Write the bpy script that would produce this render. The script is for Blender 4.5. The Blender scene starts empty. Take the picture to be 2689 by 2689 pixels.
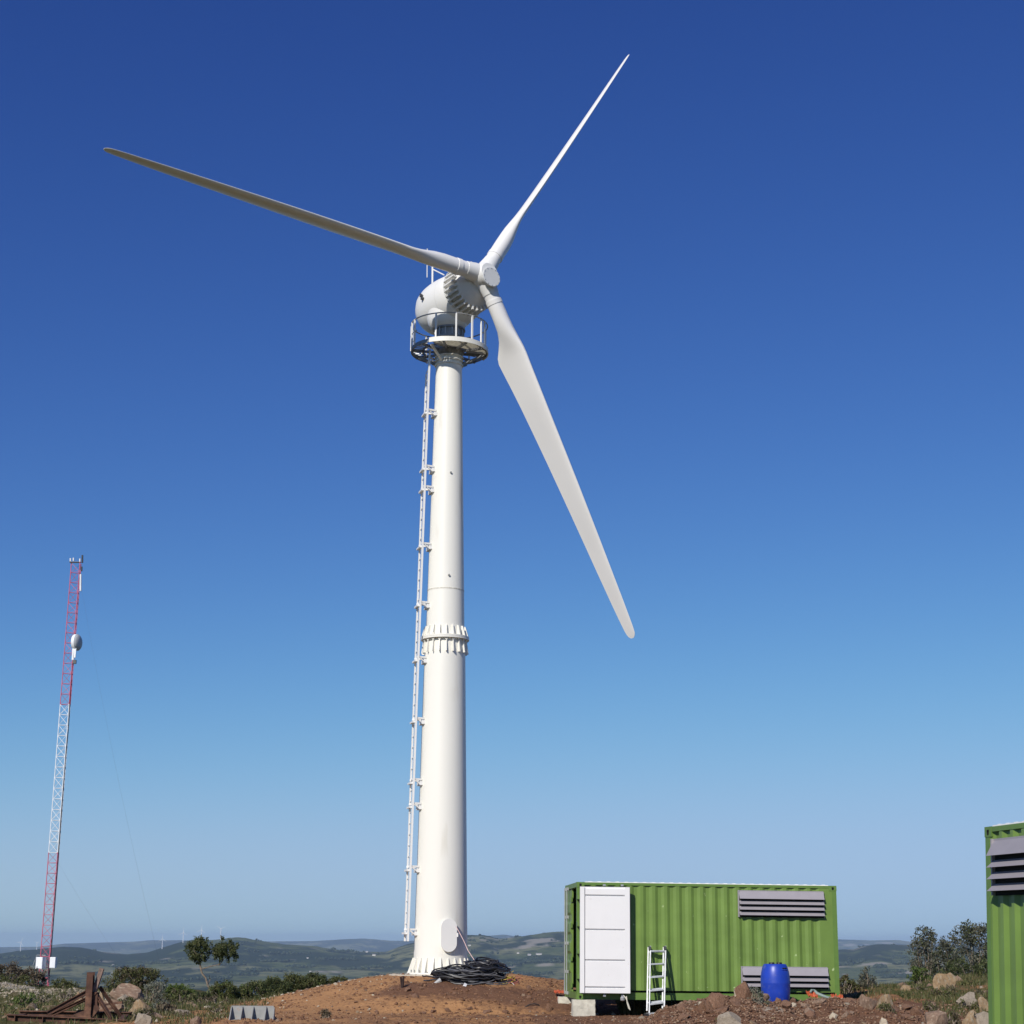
import bpy, bmesh, math, random
import numpy as np
from mathutils import Vector, Matrix

# ------------------------------------------------------------------ camera, world, sun, exposure
S = bpy.context.scene
COL = S.collection
W, F = 2689.0, 4454.0
PITCH, ROLL = math.radians(14.24), math.radians(0.25)
CAM = np.array([0.0, 0.0, 1.6])
_fw = np.array([0, math.cos(PITCH), math.sin(PITCH)])
_r0 = np.array([1.0, 0, 0]); _u0 = np.cross(_r0, _fw)
_c, _s = math.cos(ROLL), math.sin(ROLL)
_R, _U = _c * _r0 + _s * _u0, -_s * _r0 + _c * _u0

cam = bpy.data.cameras.new('camera'); cam_ob = bpy.data.objects.new('camera', cam); COL.objects.link(cam_ob)
cam.sensor_width = 36; cam.lens = 36 * F / W; cam.clip_start = 0.1; cam.clip_end = 120000
M = Matrix([[_R[0], _U[0], -_fw[0], CAM[0]], [_R[1], _U[1], -_fw[1], CAM[1]], [_R[2], _U[2], -_fw[2], CAM[2]], [0, 0, 0, 1]])
cam_ob.matrix_world = M
S.camera = cam_ob

SUN_AZ, SUN_EL = math.radians(26), math.radians(34)      # behind the camera, to the left
world = bpy.data.worlds.new('World'); S.world = world; world.use_nodes = True
wn, wl = world.node_tree.nodes, world.node_tree.links
sky = wn.new('ShaderNodeTexSky'); sky.sky_type = 'NISHITA'; sky.sun_disc = False
sky.sun_elevation = SUN_EL; sky.sun_rotation = math.radians(180) + SUN_AZ
sky.altitude = 1200; sky.air_density = 1.0; sky.dust_density = 0.2; sky.ozone_density = 5.5
bg = wn['Background']; bg.inputs['Strength'].default_value = 0.10
# the phone's rendering of a clear sky: deeper, bluer colours everywhere on the dome
sp_ = wn.new('ShaderNodeSeparateColor'); cb_ = wn.new('ShaderNodeCombineColor'); wl.new(sky.outputs[0], sp_.inputs[0])
for ch_, (pw_, k_, c0_) in enumerate(((1.5, 1.75, .37), (1.42, 1.62, .54), (1.02, 1.27, .85))):   # soft shoulder c0_ keeps the horizon from washing out
    m1 = wn.new('ShaderNodeMath'); m1.operation = 'MULTIPLY'; m1.inputs[1].default_value = .078; wl.new(sp_.outputs[ch_], m1.inputs[0])
    m2 = wn.new('ShaderNodeMath'); m2.operation = 'POWER'; m2.inputs[1].default_value = pw_; wl.new(m1.outputs[0], m2.inputs[0])
    m3 = wn.new('ShaderNodeMath'); m3.operation = 'MULTIPLY'; m3.inputs[1].default_value = k_; wl.new(m2.outputs[0], m3.inputs[0])
    def mth(op, a, b):
        n_ = wn.new('ShaderNodeMath'); n_.operation = op
        for i_, v_ in ((0, a), (1, b)):
            if isinstance(v_, float): n_.inputs[i_].default_value = v_
            else: wl.new(v_, n_.inputs[i_])
        return n_.outputs[0]
    den = mth('POWER', mth('ADD', mth('POWER', mth('DIVIDE', m3.outputs[0], c0_), 4.0), 1.0), .25)
    wl.new(mth('MULTIPLY', mth('DIVIDE', m3.outputs[0], den), 10.0), cb_.inputs[ch_])
wl.new(cb_.outputs[0], bg.inputs['Color'])
sd = bpy.data.lights.new('sun', 'SUN'); sd.energy = 4.25; sd.angle = math.radians(0.53); sd.color = (1.0, 0.95, 0.87)
so = bpy.data.objects.new('sun', sd); COL.objects.link(so)
_sv = Vector((-math.sin(SUN_AZ) * math.cos(SUN_EL), -math.cos(SUN_AZ) * math.cos(SUN_EL), math.sin(SUN_EL)))
so.rotation_euler = _sv.to_track_quat('Z', 'Y').to_euler()
S.view_settings.view_transform = 'Standard'; S.view_settings.look = 'None'
S.view_settings.gamma = 1; S.view_settings.exposure = 0.0
try: S.view_settings.use_curve_mapping = False
except Exception: pass
S.cycles.max_bounces = 6; S.cycles.volume_bounces = 1

def ray(x, y):
    return _fw + _R * (x - W / 2) / F - _U * (y - W / 2) / F
def at(x, y, Y):
    """the point at ground distance Y (metres north of the camera) seen at photo pixel x, y"""
    d = ray(x, y); return Vector(CAM + d * Y / d[1])
def ppm(Y): return F / (Y * 0.985)                          # photo pixels per metre near the ground

rng = np.random.default_rng(7)
random.seed(7)

# ------------------------------------------------------------------ value noise
def _hash(ix, iy, seed):
    h = (ix.astype(np.int64) * 374761393 + iy.astype(np.int64) * 668265263 + seed * 2147483647) & 0xffffffff
    h = ((h ^ (h >> 13)) * 1274126177) & 0xffffffff
    return ((h ^ (h >> 16)) & 0xffff) / 65535.0
def vnoise(x, y, seed=0):
    x, y = np.asarray(x, float), np.asarray(y, float)
    ix, iy = np.floor(x), np.floor(y); fx, fy = x - ix, y - iy
    fx = fx * fx * (3 - 2 * fx); fy = fy * fy * (3 - 2 * fy)
    a, b = _hash(ix, iy, seed), _hash(ix + 1, iy, seed)
    c, d = _hash(ix, iy + 1, seed), _hash(ix + 1, iy + 1, seed)
    return (a * (1 - fx) + b * fx) * (1 - fy) + (c * (1 - fx) + d * fx) * fy
def fbm(x, y, seed=0, o=4):
    v, a, t = 0, 1.0, 0
    for k in range(o):
        v = v + a * (vnoise(x * 2 ** k, y * 2 ** k, seed + k * 17) - 0.5); t += a; a *= 0.5
    return v / t
def sm(x, a, b):
    t = np.clip((np.asarray(x, float) - a) / (b - a), 0, 1); return t * t * (3 - 2 * t)

# ------------------------------------------------------------------ mesh helpers
class MB:
    def __init__(s): s.v = []; s.f = []
    def add(s, vs, fs):
        n = len(s.v); s.v.extend([tuple(map(float, p)) for p in vs]); s.f.extend([tuple(i + n for i in f) for f in fs]); return s
    def box(s, c, size, m=None):
        hx, hy, hz = size[0] / 2, size[1] / 2, size[2] / 2
        vs = [Vector((sx * hx, sy * hy, sz * hz)) for sz in (-1, 1) for sy in (-1, 1) for sx in (-1, 1)]
        if m is not None: vs = [m @ v for v in vs]
        vs = [v + Vector(c) for v in vs]
        return s.add(vs, [(0, 2, 3, 1), (4, 5, 7, 6), (0, 1, 5, 4), (2, 6, 7, 3), (0, 4, 6, 2), (1, 3, 7, 5)])
    def lo(s, a, b):
        a, b = Vector(a), Vector(b); return s.box((a + b) / 2, b - a)
    def bar(s, p0, p1, w, h, up=(0, 0, 1)):
        p0, p1 = Vector(p0), Vector(p1); d = (p1 - p0); L = d.length
        if L < 1e-6: return s
        d /= L; x = d.cross(Vector(up))
        if x.length < 1e-4: x = d.cross(Vector((1, 0, 0)))
        x.normalize(); z = x.cross(d)
        m = Matrix((x, d, z)).transposed()
        return s.box((p0 + p1) / 2, (w, L, h), m)
    def tube(s, pts, r, n=8, caps=True, radii=None):
        pts = [Vector(p) for p in pts]; N = len(pts); rings = []
        prev = None
        for i, p in enumerate(pts):
            t = (pts[min(i + 1, N - 1)] - pts[max(i - 1, 0)])
            if t.length < 1e-9: t = Vector((0, 0, 1))
            t.normalize()
            if prev is None:
                a = t.cross(Vector((0, 0, 1)))
                if a.length < 1e-3: a = t.cross(Vector((1, 0, 0)))
            else: a = prev - t * prev.dot(t)
            if a.length < 1e-6: a = t.orthogonal()
            a.normalize(); prev = a; b = t.cross(a)
            rr = radii[i] if radii else r
            rings.append([p + (a * math.cos(2 * math.pi * k / n) + b * math.sin(2 * math.pi * k / n)) * rr for k in range(n)])
        vs = [v for rg in rings for v in rg]; fs = []
        for i in range(N - 1):
            for k in range(n):
                k2 = (k + 1) % n; fs.append((i * n + k, i * n + k2, (i + 1) * n + k2, (i + 1) * n + k))
        if caps: fs.append(tuple(range(n - 1, -1, -1))); fs.append(tuple((N - 1) * n + k for k in range(n)))
        return s.add(vs, fs)
    def lathe(s, prof, c=(0, 0, 0), axis=(0, 0, 1), n=48, cap0=True, cap1=True):
        """prof: (radius, distance along axis)"""
        ax = Vector(axis).normalized(); a = ax.orthogonal().normalized(); b = ax.cross(a); c = Vector(c)
        vs = []
        for r, h in prof:
            for k in range(n):
                t = 2 * math.pi * k / n; vs.append(c + ax * h + (a * math.cos(t) + b * math.sin(t)) * r)
        fs = []
        for i in range(len(prof) - 1):
            for k in range(n):
                k2 = (k + 1) % n; fs.append((i * n + k, i * n + k2, (i + 1) * n + k2, (i + 1) * n + k))
        if cap0: fs.append(tuple(range(n - 1, -1, -1)))
        if cap1: fs.append(tuple((len(prof) - 1) * n + k for k in range(n)))
        return s.add(vs, fs)
    def prism(s, poly, off):
        """poly: list of points in a plane, extruded by vector off"""
        n = len(poly); off = Vector(off); vs = [Vector(p) for p in poly] + [Vector(p) + off for p in poly]
        fs = [tuple(range(n - 1, -1, -1)), tuple(range(n, 2 * n))] + [(i, (i + 1) % n, n + (i + 1) % n, n + i) for i in range(n)]
        return s.add(vs, fs)
    def ring(s, c, r0, r1, z0, z1, n=48, a0=0, a1=2 * math.pi):
        """flat ring (annular prism) about +Z"""
        full = abs(a1 - a0 - 2 * math.pi) < 1e-6; c = Vector(c); vs = []; m = n if full else n + 1
        for k in range(m):
            t = a0 + (a1 - a0) * k / n; e = Vector((math.cos(t), math.sin(t), 0))
            vs += [c + e * r0 + Vector((0, 0, z0)), c + e * r1 + Vector((0, 0, z0)), c + e * r1 + Vector((0, 0, z1)), c + e * r0 + Vector((0, 0, z1))]
        fs = []
        for k in range(n):
            a, b = 4 * k, 4 * ((k + 1) % m)
            for q in range(4): fs.append((a + q, a + (q + 1) % 4, b + (q + 1) % 4, b + q))
        if not full: fs.append((0, 3, 2, 1)); fs.append((4 * n, 4 * n + 1, 4 * n + 2, 4 * n + 3))
        return s.add(vs, fs)
    def mesh(s, name, mat, org=(0, 0, 0), smooth=False, angle=35):
        me = bpy.data.meshes.new(name)
        o = Vector(org)
        me.from_pydata([tuple(Vector(p) - o) for p in s.v], [], s.f); me.update()
        bm = bmesh.new(); bm.from_mesh(me); bmesh.ops.recalc_face_normals(bm, faces=bm.faces); bm.to_mesh(me); bm.free()
        me.materials.append(mat)
        if smooth: shade(me, angle)
        return me
    def build(s, name, mat, parent=None, org=(0, 0, 0), smooth=False, angle=35):
        ob = bpy.data.objects.new(name, s.mesh(name, mat, org, smooth, angle)); COL.objects.link(ob)
        if parent is not None: ob.parent = parent
        return ob

def shade(me, angle=35):
    me.polygons.foreach_set('use_smooth', [True] * len(me.polygons))
    try: me.set_sharp_from_angle(angle=math.radians(angle))
    except Exception: pass

def link(name, me, parent=None, loc=(0, 0, 0), rot=(0, 0, 0), scale=(1, 1, 1)):
    o = bpy.data.objects.new(name, me); COL.objects.link(o)
    if parent is not None: o.parent = parent
    o.location = loc; o.rotation_euler = rot; o.scale = scale
    return o
def thing(name, label, cat, loc=(0, 0, 0), rot=(0, 0, 0), group=None):
    o = bpy.data.objects.new(name, None); COL.objects.link(o); o.empty_display_size = 0.2
    o.location = loc; o.rotation_euler = rot; o['label'] = label; o['category'] = cat
    if group: o['group'] = group
    return o
def tag(o, label, cat, group=None):
    o['label'] = label; o['category'] = cat
    if group: o['group'] = group
    return o
def np_mesh(name, V, Fc, mat, smooth=False):
    me = bpy.data.meshes.new(name); V = np.asarray(V, np.float32); Fc = np.asarray(Fc, np.int32); k = Fc.shape[1]
    me.vertices.add(len(V)); me.vertices.foreach_set('co', V.ravel())
    me.loops.add(Fc.size); me.loops.foreach_set('vertex_index', Fc.ravel())
    me.polygons.add(len(Fc)); me.polygons.foreach_set('loop_start', np.arange(len(Fc), dtype=np.int32) * k)
    try: me.polygons.foreach_set('loop_total', np.full(len(Fc), k, np.int32))
    except Exception: pass
    if smooth: me.polygons.foreach_set('use_smooth', np.ones(len(Fc), bool))
    me.update(calc_edges=True); me.validate()
    if mat: me.materials.append(mat)
    return me

# ------------------------------------------------------------------ materials
def mat(name, col, rough=0.6, metal=0.0, var=0.08, vscale=6.0, bump=0.0, bscale=40.0, spec=0.4,
        col2=None, c2lo=0.55, c2hi=0.7, c2scale=3.0, detail=6, coat=0.0, stretch=None):
    m = bpy.data.materials.new(name); m.use_nodes = True
    nt = m.node_tree; N, L = nt.nodes, nt.links; b = N['Principled BSDF']
    b.inputs['Roughness'].default_value = rough; b.inputs['Metallic'].default_value = metal
    b.inputs['Specular IOR Level'].default_value = spec
    if coat: b.inputs['Coat Weight'].default_value = coat
    tc = N.new('ShaderNodeTexCoord'); src = tc.outputs['Object']
    if stretch:
        mp = N.new('ShaderNodeMapping'); mp.inputs['Scale'].default_value = stretch; L.new(src, mp.inputs[0]); src = mp.outputs[0]
    n1 = N.new('ShaderNodeTexNoise'); n1.inputs['Scale'].default_value = vscale; n1.inputs['Detail'].default_value = detail
    L.new(src, n1.inputs['Vector'])
    mr = N.new('ShaderNodeMapRange'); mr.inputs[1].default_value = 0.3; mr.inputs[2].default_value = 0.7
    mr.inputs[3].default_value = 1 - var; mr.inputs[4].default_value = 1 + var; L.new(n1.outputs['Fac'], mr.inputs[0])
    mul = N.new('ShaderNodeMix'); mul.data_type = 'RGBA'; mul.blend_type = 'MULTIPLY'; mul.inputs[0].default_value = 1
    mul.inputs[6].default_value = (*col, 1); L.new(mr.outputs[0], mul.inputs[7]); out = mul.outputs[2]
    if col2:
        n2 = N.new('ShaderNodeTexNoise'); n2.inputs['Scale'].default_value = c2scale; n2.inputs['Detail'].default_value = 8
        L.new(src, n2.inputs['Vector'])
        m2 = N.new('ShaderNodeMapRange'); m2.inputs[1].default_value = c2lo; m2.inputs[2].default_value = c2hi
        L.new(n2.outputs['Fac'], m2.inputs[0])
        mx = N.new('ShaderNodeMix'); mx.data_type = 'RGBA'; L.new(m2.outputs[0], mx.inputs[0]); L.new(out, mx.inputs[6])
        mx.inputs[7].default_value = (*col2, 1); out = mx.outputs[2]
    L.new(out, b.inputs['Base Color'])
    if bump:
        nb = N.new('ShaderNodeTexNoise'); nb.inputs['Scale'].default_value = bscale; nb.inputs['Detail'].default_value = 8
        L.new(src, nb.inputs['Vector'])
        bp = N.new('ShaderNodeBump'); bp.inputs['Strength'].default_value = bump; bp.inputs['Distance'].default_value = 0.02
        L.new(nb.outputs['Fac'], bp.inputs['Height']); L.new(bp.outputs[0], b.inputs['Normal'])
    return m
def leafmat(name, cols, rough=0.55, trans=0.25):
    """each leaf (mesh island) takes its own tone"""
    m = bpy.data.materials.new(name); m.use_nodes = True
    nt = m.node_tree; N, L = nt.nodes, nt.links; b = N['Principled BSDF']; b.inputs['Roughness'].default_value = rough
    b.inputs['Specular IOR Level'].default_value = 0.3
    g = N.new('ShaderNodeNewGeometry'); cr = N.new('ShaderNodeValToRGB')
    el = cr.color_ramp.elements
    el[0].position = 0; el[0].color = (*cols[0], 1); el[1].position = 1; el[1].color = (*cols[-1], 1)
    for i, c in enumerate(cols[1:-1]):
        e = el.new((i + 1) / (len(cols) - 1)); e.color = (*c, 1)
    L.new(g.outputs['Random Per Island'], cr.inputs[0]); L.new(cr.outputs[0], b.inputs['Base Color'])
    tr = N.new('ShaderNodeBsdfTranslucent'); L.new(cr.outputs[0], tr.inputs[0])
    ms = N.new('ShaderNodeMixShader'); ms.inputs[0].default_value = trans
    L.new(b.outputs[0], ms.inputs[1]); L.new(tr.outputs[0], ms.inputs[2])
    L.new(ms.outputs[0], N['Material Output'].inputs['Surface'])
    return m

MAT = dict(
    cream=mat('tower_cream_paint', (.82, .80, .725), rough=.42, var=.015, vscale=1.2, col2=(.60, .55, .44), c2lo=.60, c2hi=.88, c2scale=1.6, stretch=(1.6, 1.6, .28)),
    white=mat('white_paint', (.80, .79, .76), rough=.4, var=.02, vscale=2),
    blade=mat('blade_gelcoat', (.82, .805, .78), rough=.36, var=.02, vscale=.8),
    nac=mat('nacelle_paint', (.78, .775, .75), rough=.42, var=.02, vscale=1.2),
    casting=mat('hub_casting_paint', (.72, .715, .69), rough=.5, var=.04, vscale=4),
    greymetal=mat('galvanised_steel', (.42, .43, .43), rough=.45, metal=.5, var=.12, vscale=9),
    darkmetal=mat('dark_steel', (.10, .10, .10), rough=.5, metal=.5, var=.2),
    yaw=mat('yaw_ring_steel', (.27, .27, .27), rough=.5, metal=.4, var=.25, vscale=10),
    grating=mat('grating_cream', (.60, .57, .47), rough=.6, var=.1),
    green=mat('container_green_paint', (.150, .240, .050), rough=.42, var=.13, vscale=1.7, bump=.16, bscale=3.5, col2=(.42, .52, .25), c2lo=.68, c2hi=.73, c2scale=6.5, spec=.45),
    greend=mat('container_green_frame', (.12, .21, .045), rough=.45, var=.08, vscale=7, bump=.04, bscale=20),
    cwhite=mat('container_white_paint', (.80, .79, .78), rough=.5, var=.02, vscale=3, col2=(.55, .50, .44), c2lo=.72, c2hi=.8, c2scale=9),
    roofw=mat('container_roof_white', (.82, .82, .80), rough=.5, var=.03),
    louvre=mat('louvre_mauve_grey', (.35, .325, .345), rough=.5, var=.04, metal=.15),
    black=mat('black_rubber', (.018, .018, .020), rough=.5, var=.3, vscale=20),
    cable=mat('black_cable', (.022, .022, .026), rough=.38, var=.4, vscale=4, spec=.55),
    concrete=mat('concrete_block', (.56, .53, .44), rough=.9, var=.16, vscale=7, bump=.35, bscale=30, col2=(.32, .29, .24), c2lo=.6, c2hi=.75, c2scale=5),
    pad=mat('concrete_pad', (.50, .44, .34), rough=.9, var=.12, vscale=7, bump=.2, bscale=30),
    alu=mat('bright_aluminium', (.58, .59, .59), rough=.42, metal=.5, var=.16, vscale=9),
    barrel=mat('blue_plastic', (.014, .050, .40), rough=.38, var=.14, vscale=3, spec=.5, col2=(.07, .10, .36), c2lo=.58, c2hi=.75, c2scale=7),
    rust=mat('rusty_beam', (.085, .040, .026), rough=.85, var=.35, vscale=9, bump=.3, bscale=50, col2=(.20, .10, .06), c2lo=.5, c2hi=.66, c2scale=4),
    galv=mat('weathered_grey_steel', (.27, .275, .265), rough=.7, var=.14, vscale=9, col2=(.30, .17, .10), c2lo=.6, c2hi=.74, c2scale=9),
    mred=mat('mast_red_paint', (.58, .13, .19), rough=.5, var=.15, vscale=6),
    mwhite=mat('mast_white_paint', (.82, .84, .86), rough=.5, var=.05),
    orange=mat('orange_plastic', (.48, .10, .04), rough=.5, var=.2, vscale=20),
    greygreen=mat('grey_green_sheet', (.22, .28, .25), rough=.6, var=.1),
    rockp=mat('rock_pinkish', (.22, .145, .10), rough=.95, var=.28, vscale=5, bump=.6, bscale=16, col2=(.36, .29, .21), c2lo=.55, c2hi=.68, c2scale=6),
    rocky=mat('rock_ochre', (.27, .185, .105), rough=.95, var=.25, vscale=6, bump=.6, bscale=16, col2=(.30, .25, .18), c2lo=.52, c2hi=.66, c2scale=5),
    rockg=mat('rock_pale_grey', (.30, .25, .19), rough=.95, var=.25, vscale=6, bump=.6, bscale=20, col2=(.28, .24, .19), c2lo=.55, c2hi=.7, c2scale=6),
    rockb=mat('clod_brown', (.19, .105, .065), rough=1, var=.3, vscale=8, bump=.7, bscale=20, col2=(.40, .29, .20), c2lo=.62, c2hi=.72, c2scale=11),
    rockw=mat('stone_white', (.46, .39, .29), rough=.9, var=.2, vscale=9, bump=.4, bscale=20),
    bark=mat('grey_bark', (.20, .16, .12), rough=.95, var=.3, vscale=20),
    wire=mat('guy_wire', (.10, .11, .12), rough=.6, metal=.3, var=.1),
    farwhite=mat('far_turbine_white', (.8, .8, .8), rough=.5, var=.02),
    housew=mat('house_plaster', (.55, .53, .50), rough=.8, var=.08, vscale=.2),
    houser=mat('house_roof', (.30, .27, .25), rough=.8, var=.1, vscale=.2),
    spade=mat('dark_spade_handle', (.035, .018, .014), rough=.6, var=.2),
    pink=mat('pinkish_cord', (.72, .50, .46), rough=.7, var=.25, vscale=25),
    rope=mat('cream_rope', (.66, .62, .52), rough=.9, var=.15),
    tape=mat('white_tape', (.8, .8, .79), rough=.6, var=.05),
    radome=mat('dish_radome', (.50, .52, .53), rough=.5, var=.06),
    dark=mat('interior_shade_black', (.012, .013, .013), rough=.9, var=.1),  # near-black colour standing in for shade inside holes and openings
)
MAT['leaf_olive'] = leafmat('leaf_olive', [(.050, .058, .018), (.105, .115, .038), (.18, .175, .072)])
MAT['leaf_dark'] = leafmat('leaf_dark', [(.028, .042, .014), (.065, .085, .028), (.125, .14, .052)])
MAT['leaf_grey'] = leafmat('leaf_grey', [(.045, .050, .032), (.10, .105, .070), (.19, .185, .13)])
MAT['leaf_light'] = leafmat('leaf_light', [(.05, .085, .018), (.095, .14, .030), (.14, .17, .05)])
MAT['leaf_brown'] = leafmat('leaf_brown', [(.055, .040, .028), (.105, .080, .050), (.16, .13, .080)], trans=.1)
MAT['leaf_silver'] = leafmat('leaf_silver', [(.09, .10, .075), (.19, .20, .15), (.33, .33, .26)])
MAT['grass'] = leafmat('grass_blades', [(.040, .055, .014), (.075, .090, .026), (.12, .115, .042), (.22, .17, .085)], trans=.15)

# ------------------------------------------------------------------ terrain height function
TX, TY, TZ = -1.83, 46.2, 0.785                                    # foot of the big turbine
MR = [(0, .78), (.8, .69), (1.4, .575), (2.1, .41), (2.7, .265), (3.5, .09), (4.4, -.02), (6, -.1)]
PILE = [(2.7, .02), (3.0, .05), (3.3, .20), (3.6, .29), (3.94, .38), (4.3, .47), (5.0, .50), (5.6, .43), (6.0, .34), (6.5, .44), (7.4, .48), (8.0, .38), (8.6, .20), (9.4, .06), (11, .0)]
def ground_z(x, y):
    x, y = np.asarray(x, float), np.asarray(y, float)
    z = np.interp(y, [-80, 25, 36, 42, 48, 56, 64, 75, 92, 104, 116, 135], [0, .02, 0, 0, -.05, -.32, -.62, -.78, -.88, -1.15, -2.3, -6.5])
    # mound of the turbine
    dx = x - TX; dx = np.where(dx > 0, dx * .62, dx); dy = y - TY
    rho = np.maximum(np.hypot(dx / 1.0, dy / 1.0) - 1.15, 0)
    rho = rho * (1 + .10 * (vnoise(x * .9, y * .9, 3) - .5))
    mz = np.interp(rho, [a for a, b in MR], [b for a, b in MR])
    wgt = 1 - sm(rho, 3.2, 6.0)
    z = np.where(rho < 6, z * (1 - wgt) + np.maximum(mz, z) * wgt, z)
    # low bank cut in front of the mound
    bank = sm(x, -3.6, -2.6) * (1 - sm(x, 1.0, 2.2)) * sm(y, 40.9, 41.8) * (1 - sm(y, 42.4, 44.6))
    z = z + .16 * bank
    # pile of diggings in front of the container
    ph = np.interp(x, [a for a, b in PILE], [b for a, b in PILE]) * sm(x, 2.6, 3.3) * (1 - sm(x, 10, 12))
    ph = ph * np.where(y < 38.3, sm(y, 34.8, 38.4), 1 - sm(y, 38.5, 39.55) * (1 - sm(x, 7.6, 9)))
    z = z + ph * (1 - sm(y, 42, 46) * 1.0)
    # stony rise at the right
    hr = sm(x, 7.0, 9.6) * np.interp(y, [33, 38, 47, 53, 62, 80], [0, .12, .50, .46, -.1, -.6])
    z = z + hr * (1 - .5 * sm(y, 62, 90))
    hr2 = sm(x, 10.2, 13.0) * np.interp(y, [36, 44, 50, 56, 66], [0, .12, .30, .22, 0]); z = z + hr2
    z = z - 1.0 * sm(y, 60, 88) * sm(x, -19, -13) * (1 - sm(x, 6, 12))
    # gravel heap at the far left
    z = z + .72 * np.exp(-((x + 19.5) / 4.6) ** 2 - ((y - 62) / 6.5) ** 2) + .35 * np.exp(-((x + 13.2) / 2.6) ** 2 - ((y - 54) / 4) ** 2)
    z = z + .55 * np.exp(-((x + 28) / 5) ** 2 - ((y - 86) / 8) ** 2)
    # roughness
    rough = .05 + .10 * sm(x, 7, 9) + .10 * (1 - sm(x, -9, -6)) + .07 * sm(x, 3, 4) * (1 - sm(y, 39.2, 39.6))
    flat = sm(np.hypot(x - TX, y - TY), 1.3, 2.6)
    und = 1 - (sm(x, 1.0, 1.4) * (1 - sm(x, 7.5, 7.9)) * sm(y, 39.4, 39.9) * (1 - sm(y, 42.6, 43.4)))
    z = z + fbm(x * .9, y * .9, 11, 5) * rough * flat * und * 2.0
    lump = .055 * sm(x, -4, -1) + .035 + .05 * (1 - sm(y, 36, 39))
    z = z + (np.abs(fbm(x * 2.6, y * 2.6, 15, 4)) * 2 - .35) * lump * flat * und
    return z

RIDGE_B = [(-400, 2540), (-200, 2520), (0, 2504), (39, 2498), (93, 2493), (166, 2485.6), (207, 2487), (238, 2493), (269, 2500), (331, 2506), (387, 2502), (433, 2486), (478, 2473), (501, 2467.7), (557, 2468.7), (588, 2464.6), (619, 2461.5), (646, 2462.5), (660, 2466.6), (702, 2473), (750, 2480), (831, 2485), (879, 2493), (911, 2498), (976, 2499.5), (1013, 2499.5), (1030, 2493), (1078, 2477), (1140, 2462), (1229, 2455), (1263, 2455.4), (1286, 2458), (1305, 2465), (1333, 2464), (1368, 2459), (1414, 2452), (1449, 2448), (1480, 2446), (1560, 2447), (1700, 2462), (1900, 2480), (2100, 2492), (2199, 2493.6), (2241, 2493.6), (2266, 2484.6), (2305, 2479), (2370, 2481), (2430, 2484), (2600, 2480), (3000, 2495)]
RIDGE_A = [(-400, 2492), (0, 2487), (100, 2486), (168, 2478), (300, 2474), (351, 2473), (393, 2469), (474, 2469), (691, 2472), (820, 2471), (860, 2469), (909, 2466), (957, 2464.4), (1000, 2468), (1024, 2470), (1078, 2470.5), (1200, 2462), (1300, 2456), (1323, 2454), (1351, 2458), (1420, 2466), (1700, 2470), (2000, 2468), (2197, 2466.5), (2256, 2468), (2287, 2469.6), (2331, 2468.5), (2357, 2468), (2391, 2473), (2500, 2476), (3000, 2480)]
RB, RA = 9000.0, 24000.0
def _ridge(tab, R):
    az, z = [], []
    for x, y in tab:
        d = ray(x, y); h = math.hypot(d[0], d[1]); az.append(math.atan2(d[0], d[1])); z.append(CAM[2] + R * d[2] / h)
    return np.array(az), np.array(z)
_ba, _bz = _ridge(RIDGE_B, RB); _aa, _az = _ridge(RIDGE_A, RA)
def hill_z(x, y):
    x, y = np.asarray(x, float), np.asarray(y, float)
    r = np.hypot(x, y); az = np.arctan2(x, y)
    az = (az + np.pi) % (2 * np.pi) - np.pi
    base = np.interp(r, [90, 130, 160, 400, 1200, 2500, 4500, 7000, 9000, 11500, 13000, 20000, 36000], [-1.0, -5.5, -11, -62, -118, -142, -136, -120, -110, -150, -170, -190, -320])
    z = base + fbm(x / 900, y / 900, 5, 5) * 52 * sm(r, 300, 2200) * (1 - sm(r, 7000, 8600) * .8) + fbm(x / 260, y / 260, 9, 3) * 9 * sm(r, 300, 1500)
    zb = np.interp(az, _ba, _bz) + fbm(az * 260, r / 4000, 21, 3) * 5.0
    w = np.exp(-((r - RB) / np.where(r < RB, 1900, 1100)) ** 2)
    z = z * (1 - w) + zb * w
    za = np.interp(az, _aa, _az) + fbm(az * 200, r / 9000, 23, 3) * 4.0
    w = np.exp(-((r - RA) / np.where(r < RA, 3400, 3400)) ** 2)
    return z * (1 - w) + za * w
def height(x, y):
    r = np.hypot(x, y)
    w = sm(r, 108, 135)
    return ground_z(x, y) * (1 - w) + hill_z(x, y) * w
def gz(x, y): return float(height(np.array([x]), np.array([y]))[0])
def hit(x, y, rmin=20, rmax=17000):
    """where the view ray through photo pixel x, y meets the land"""
    d = ray(x, y); h = math.hypot(d[0], d[1]); r = np.geomspace(rmin, rmax, 5000)
    X, Y, Z = d[0] / h * r, d[1] / h * r, CAM[2] + d[2] / h * r
    k = np.argmax(Z < height(X, Y)); return Vector((X[k], Y[k], float(height(X[k:k + 1], Y[k:k + 1])[0])))

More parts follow.
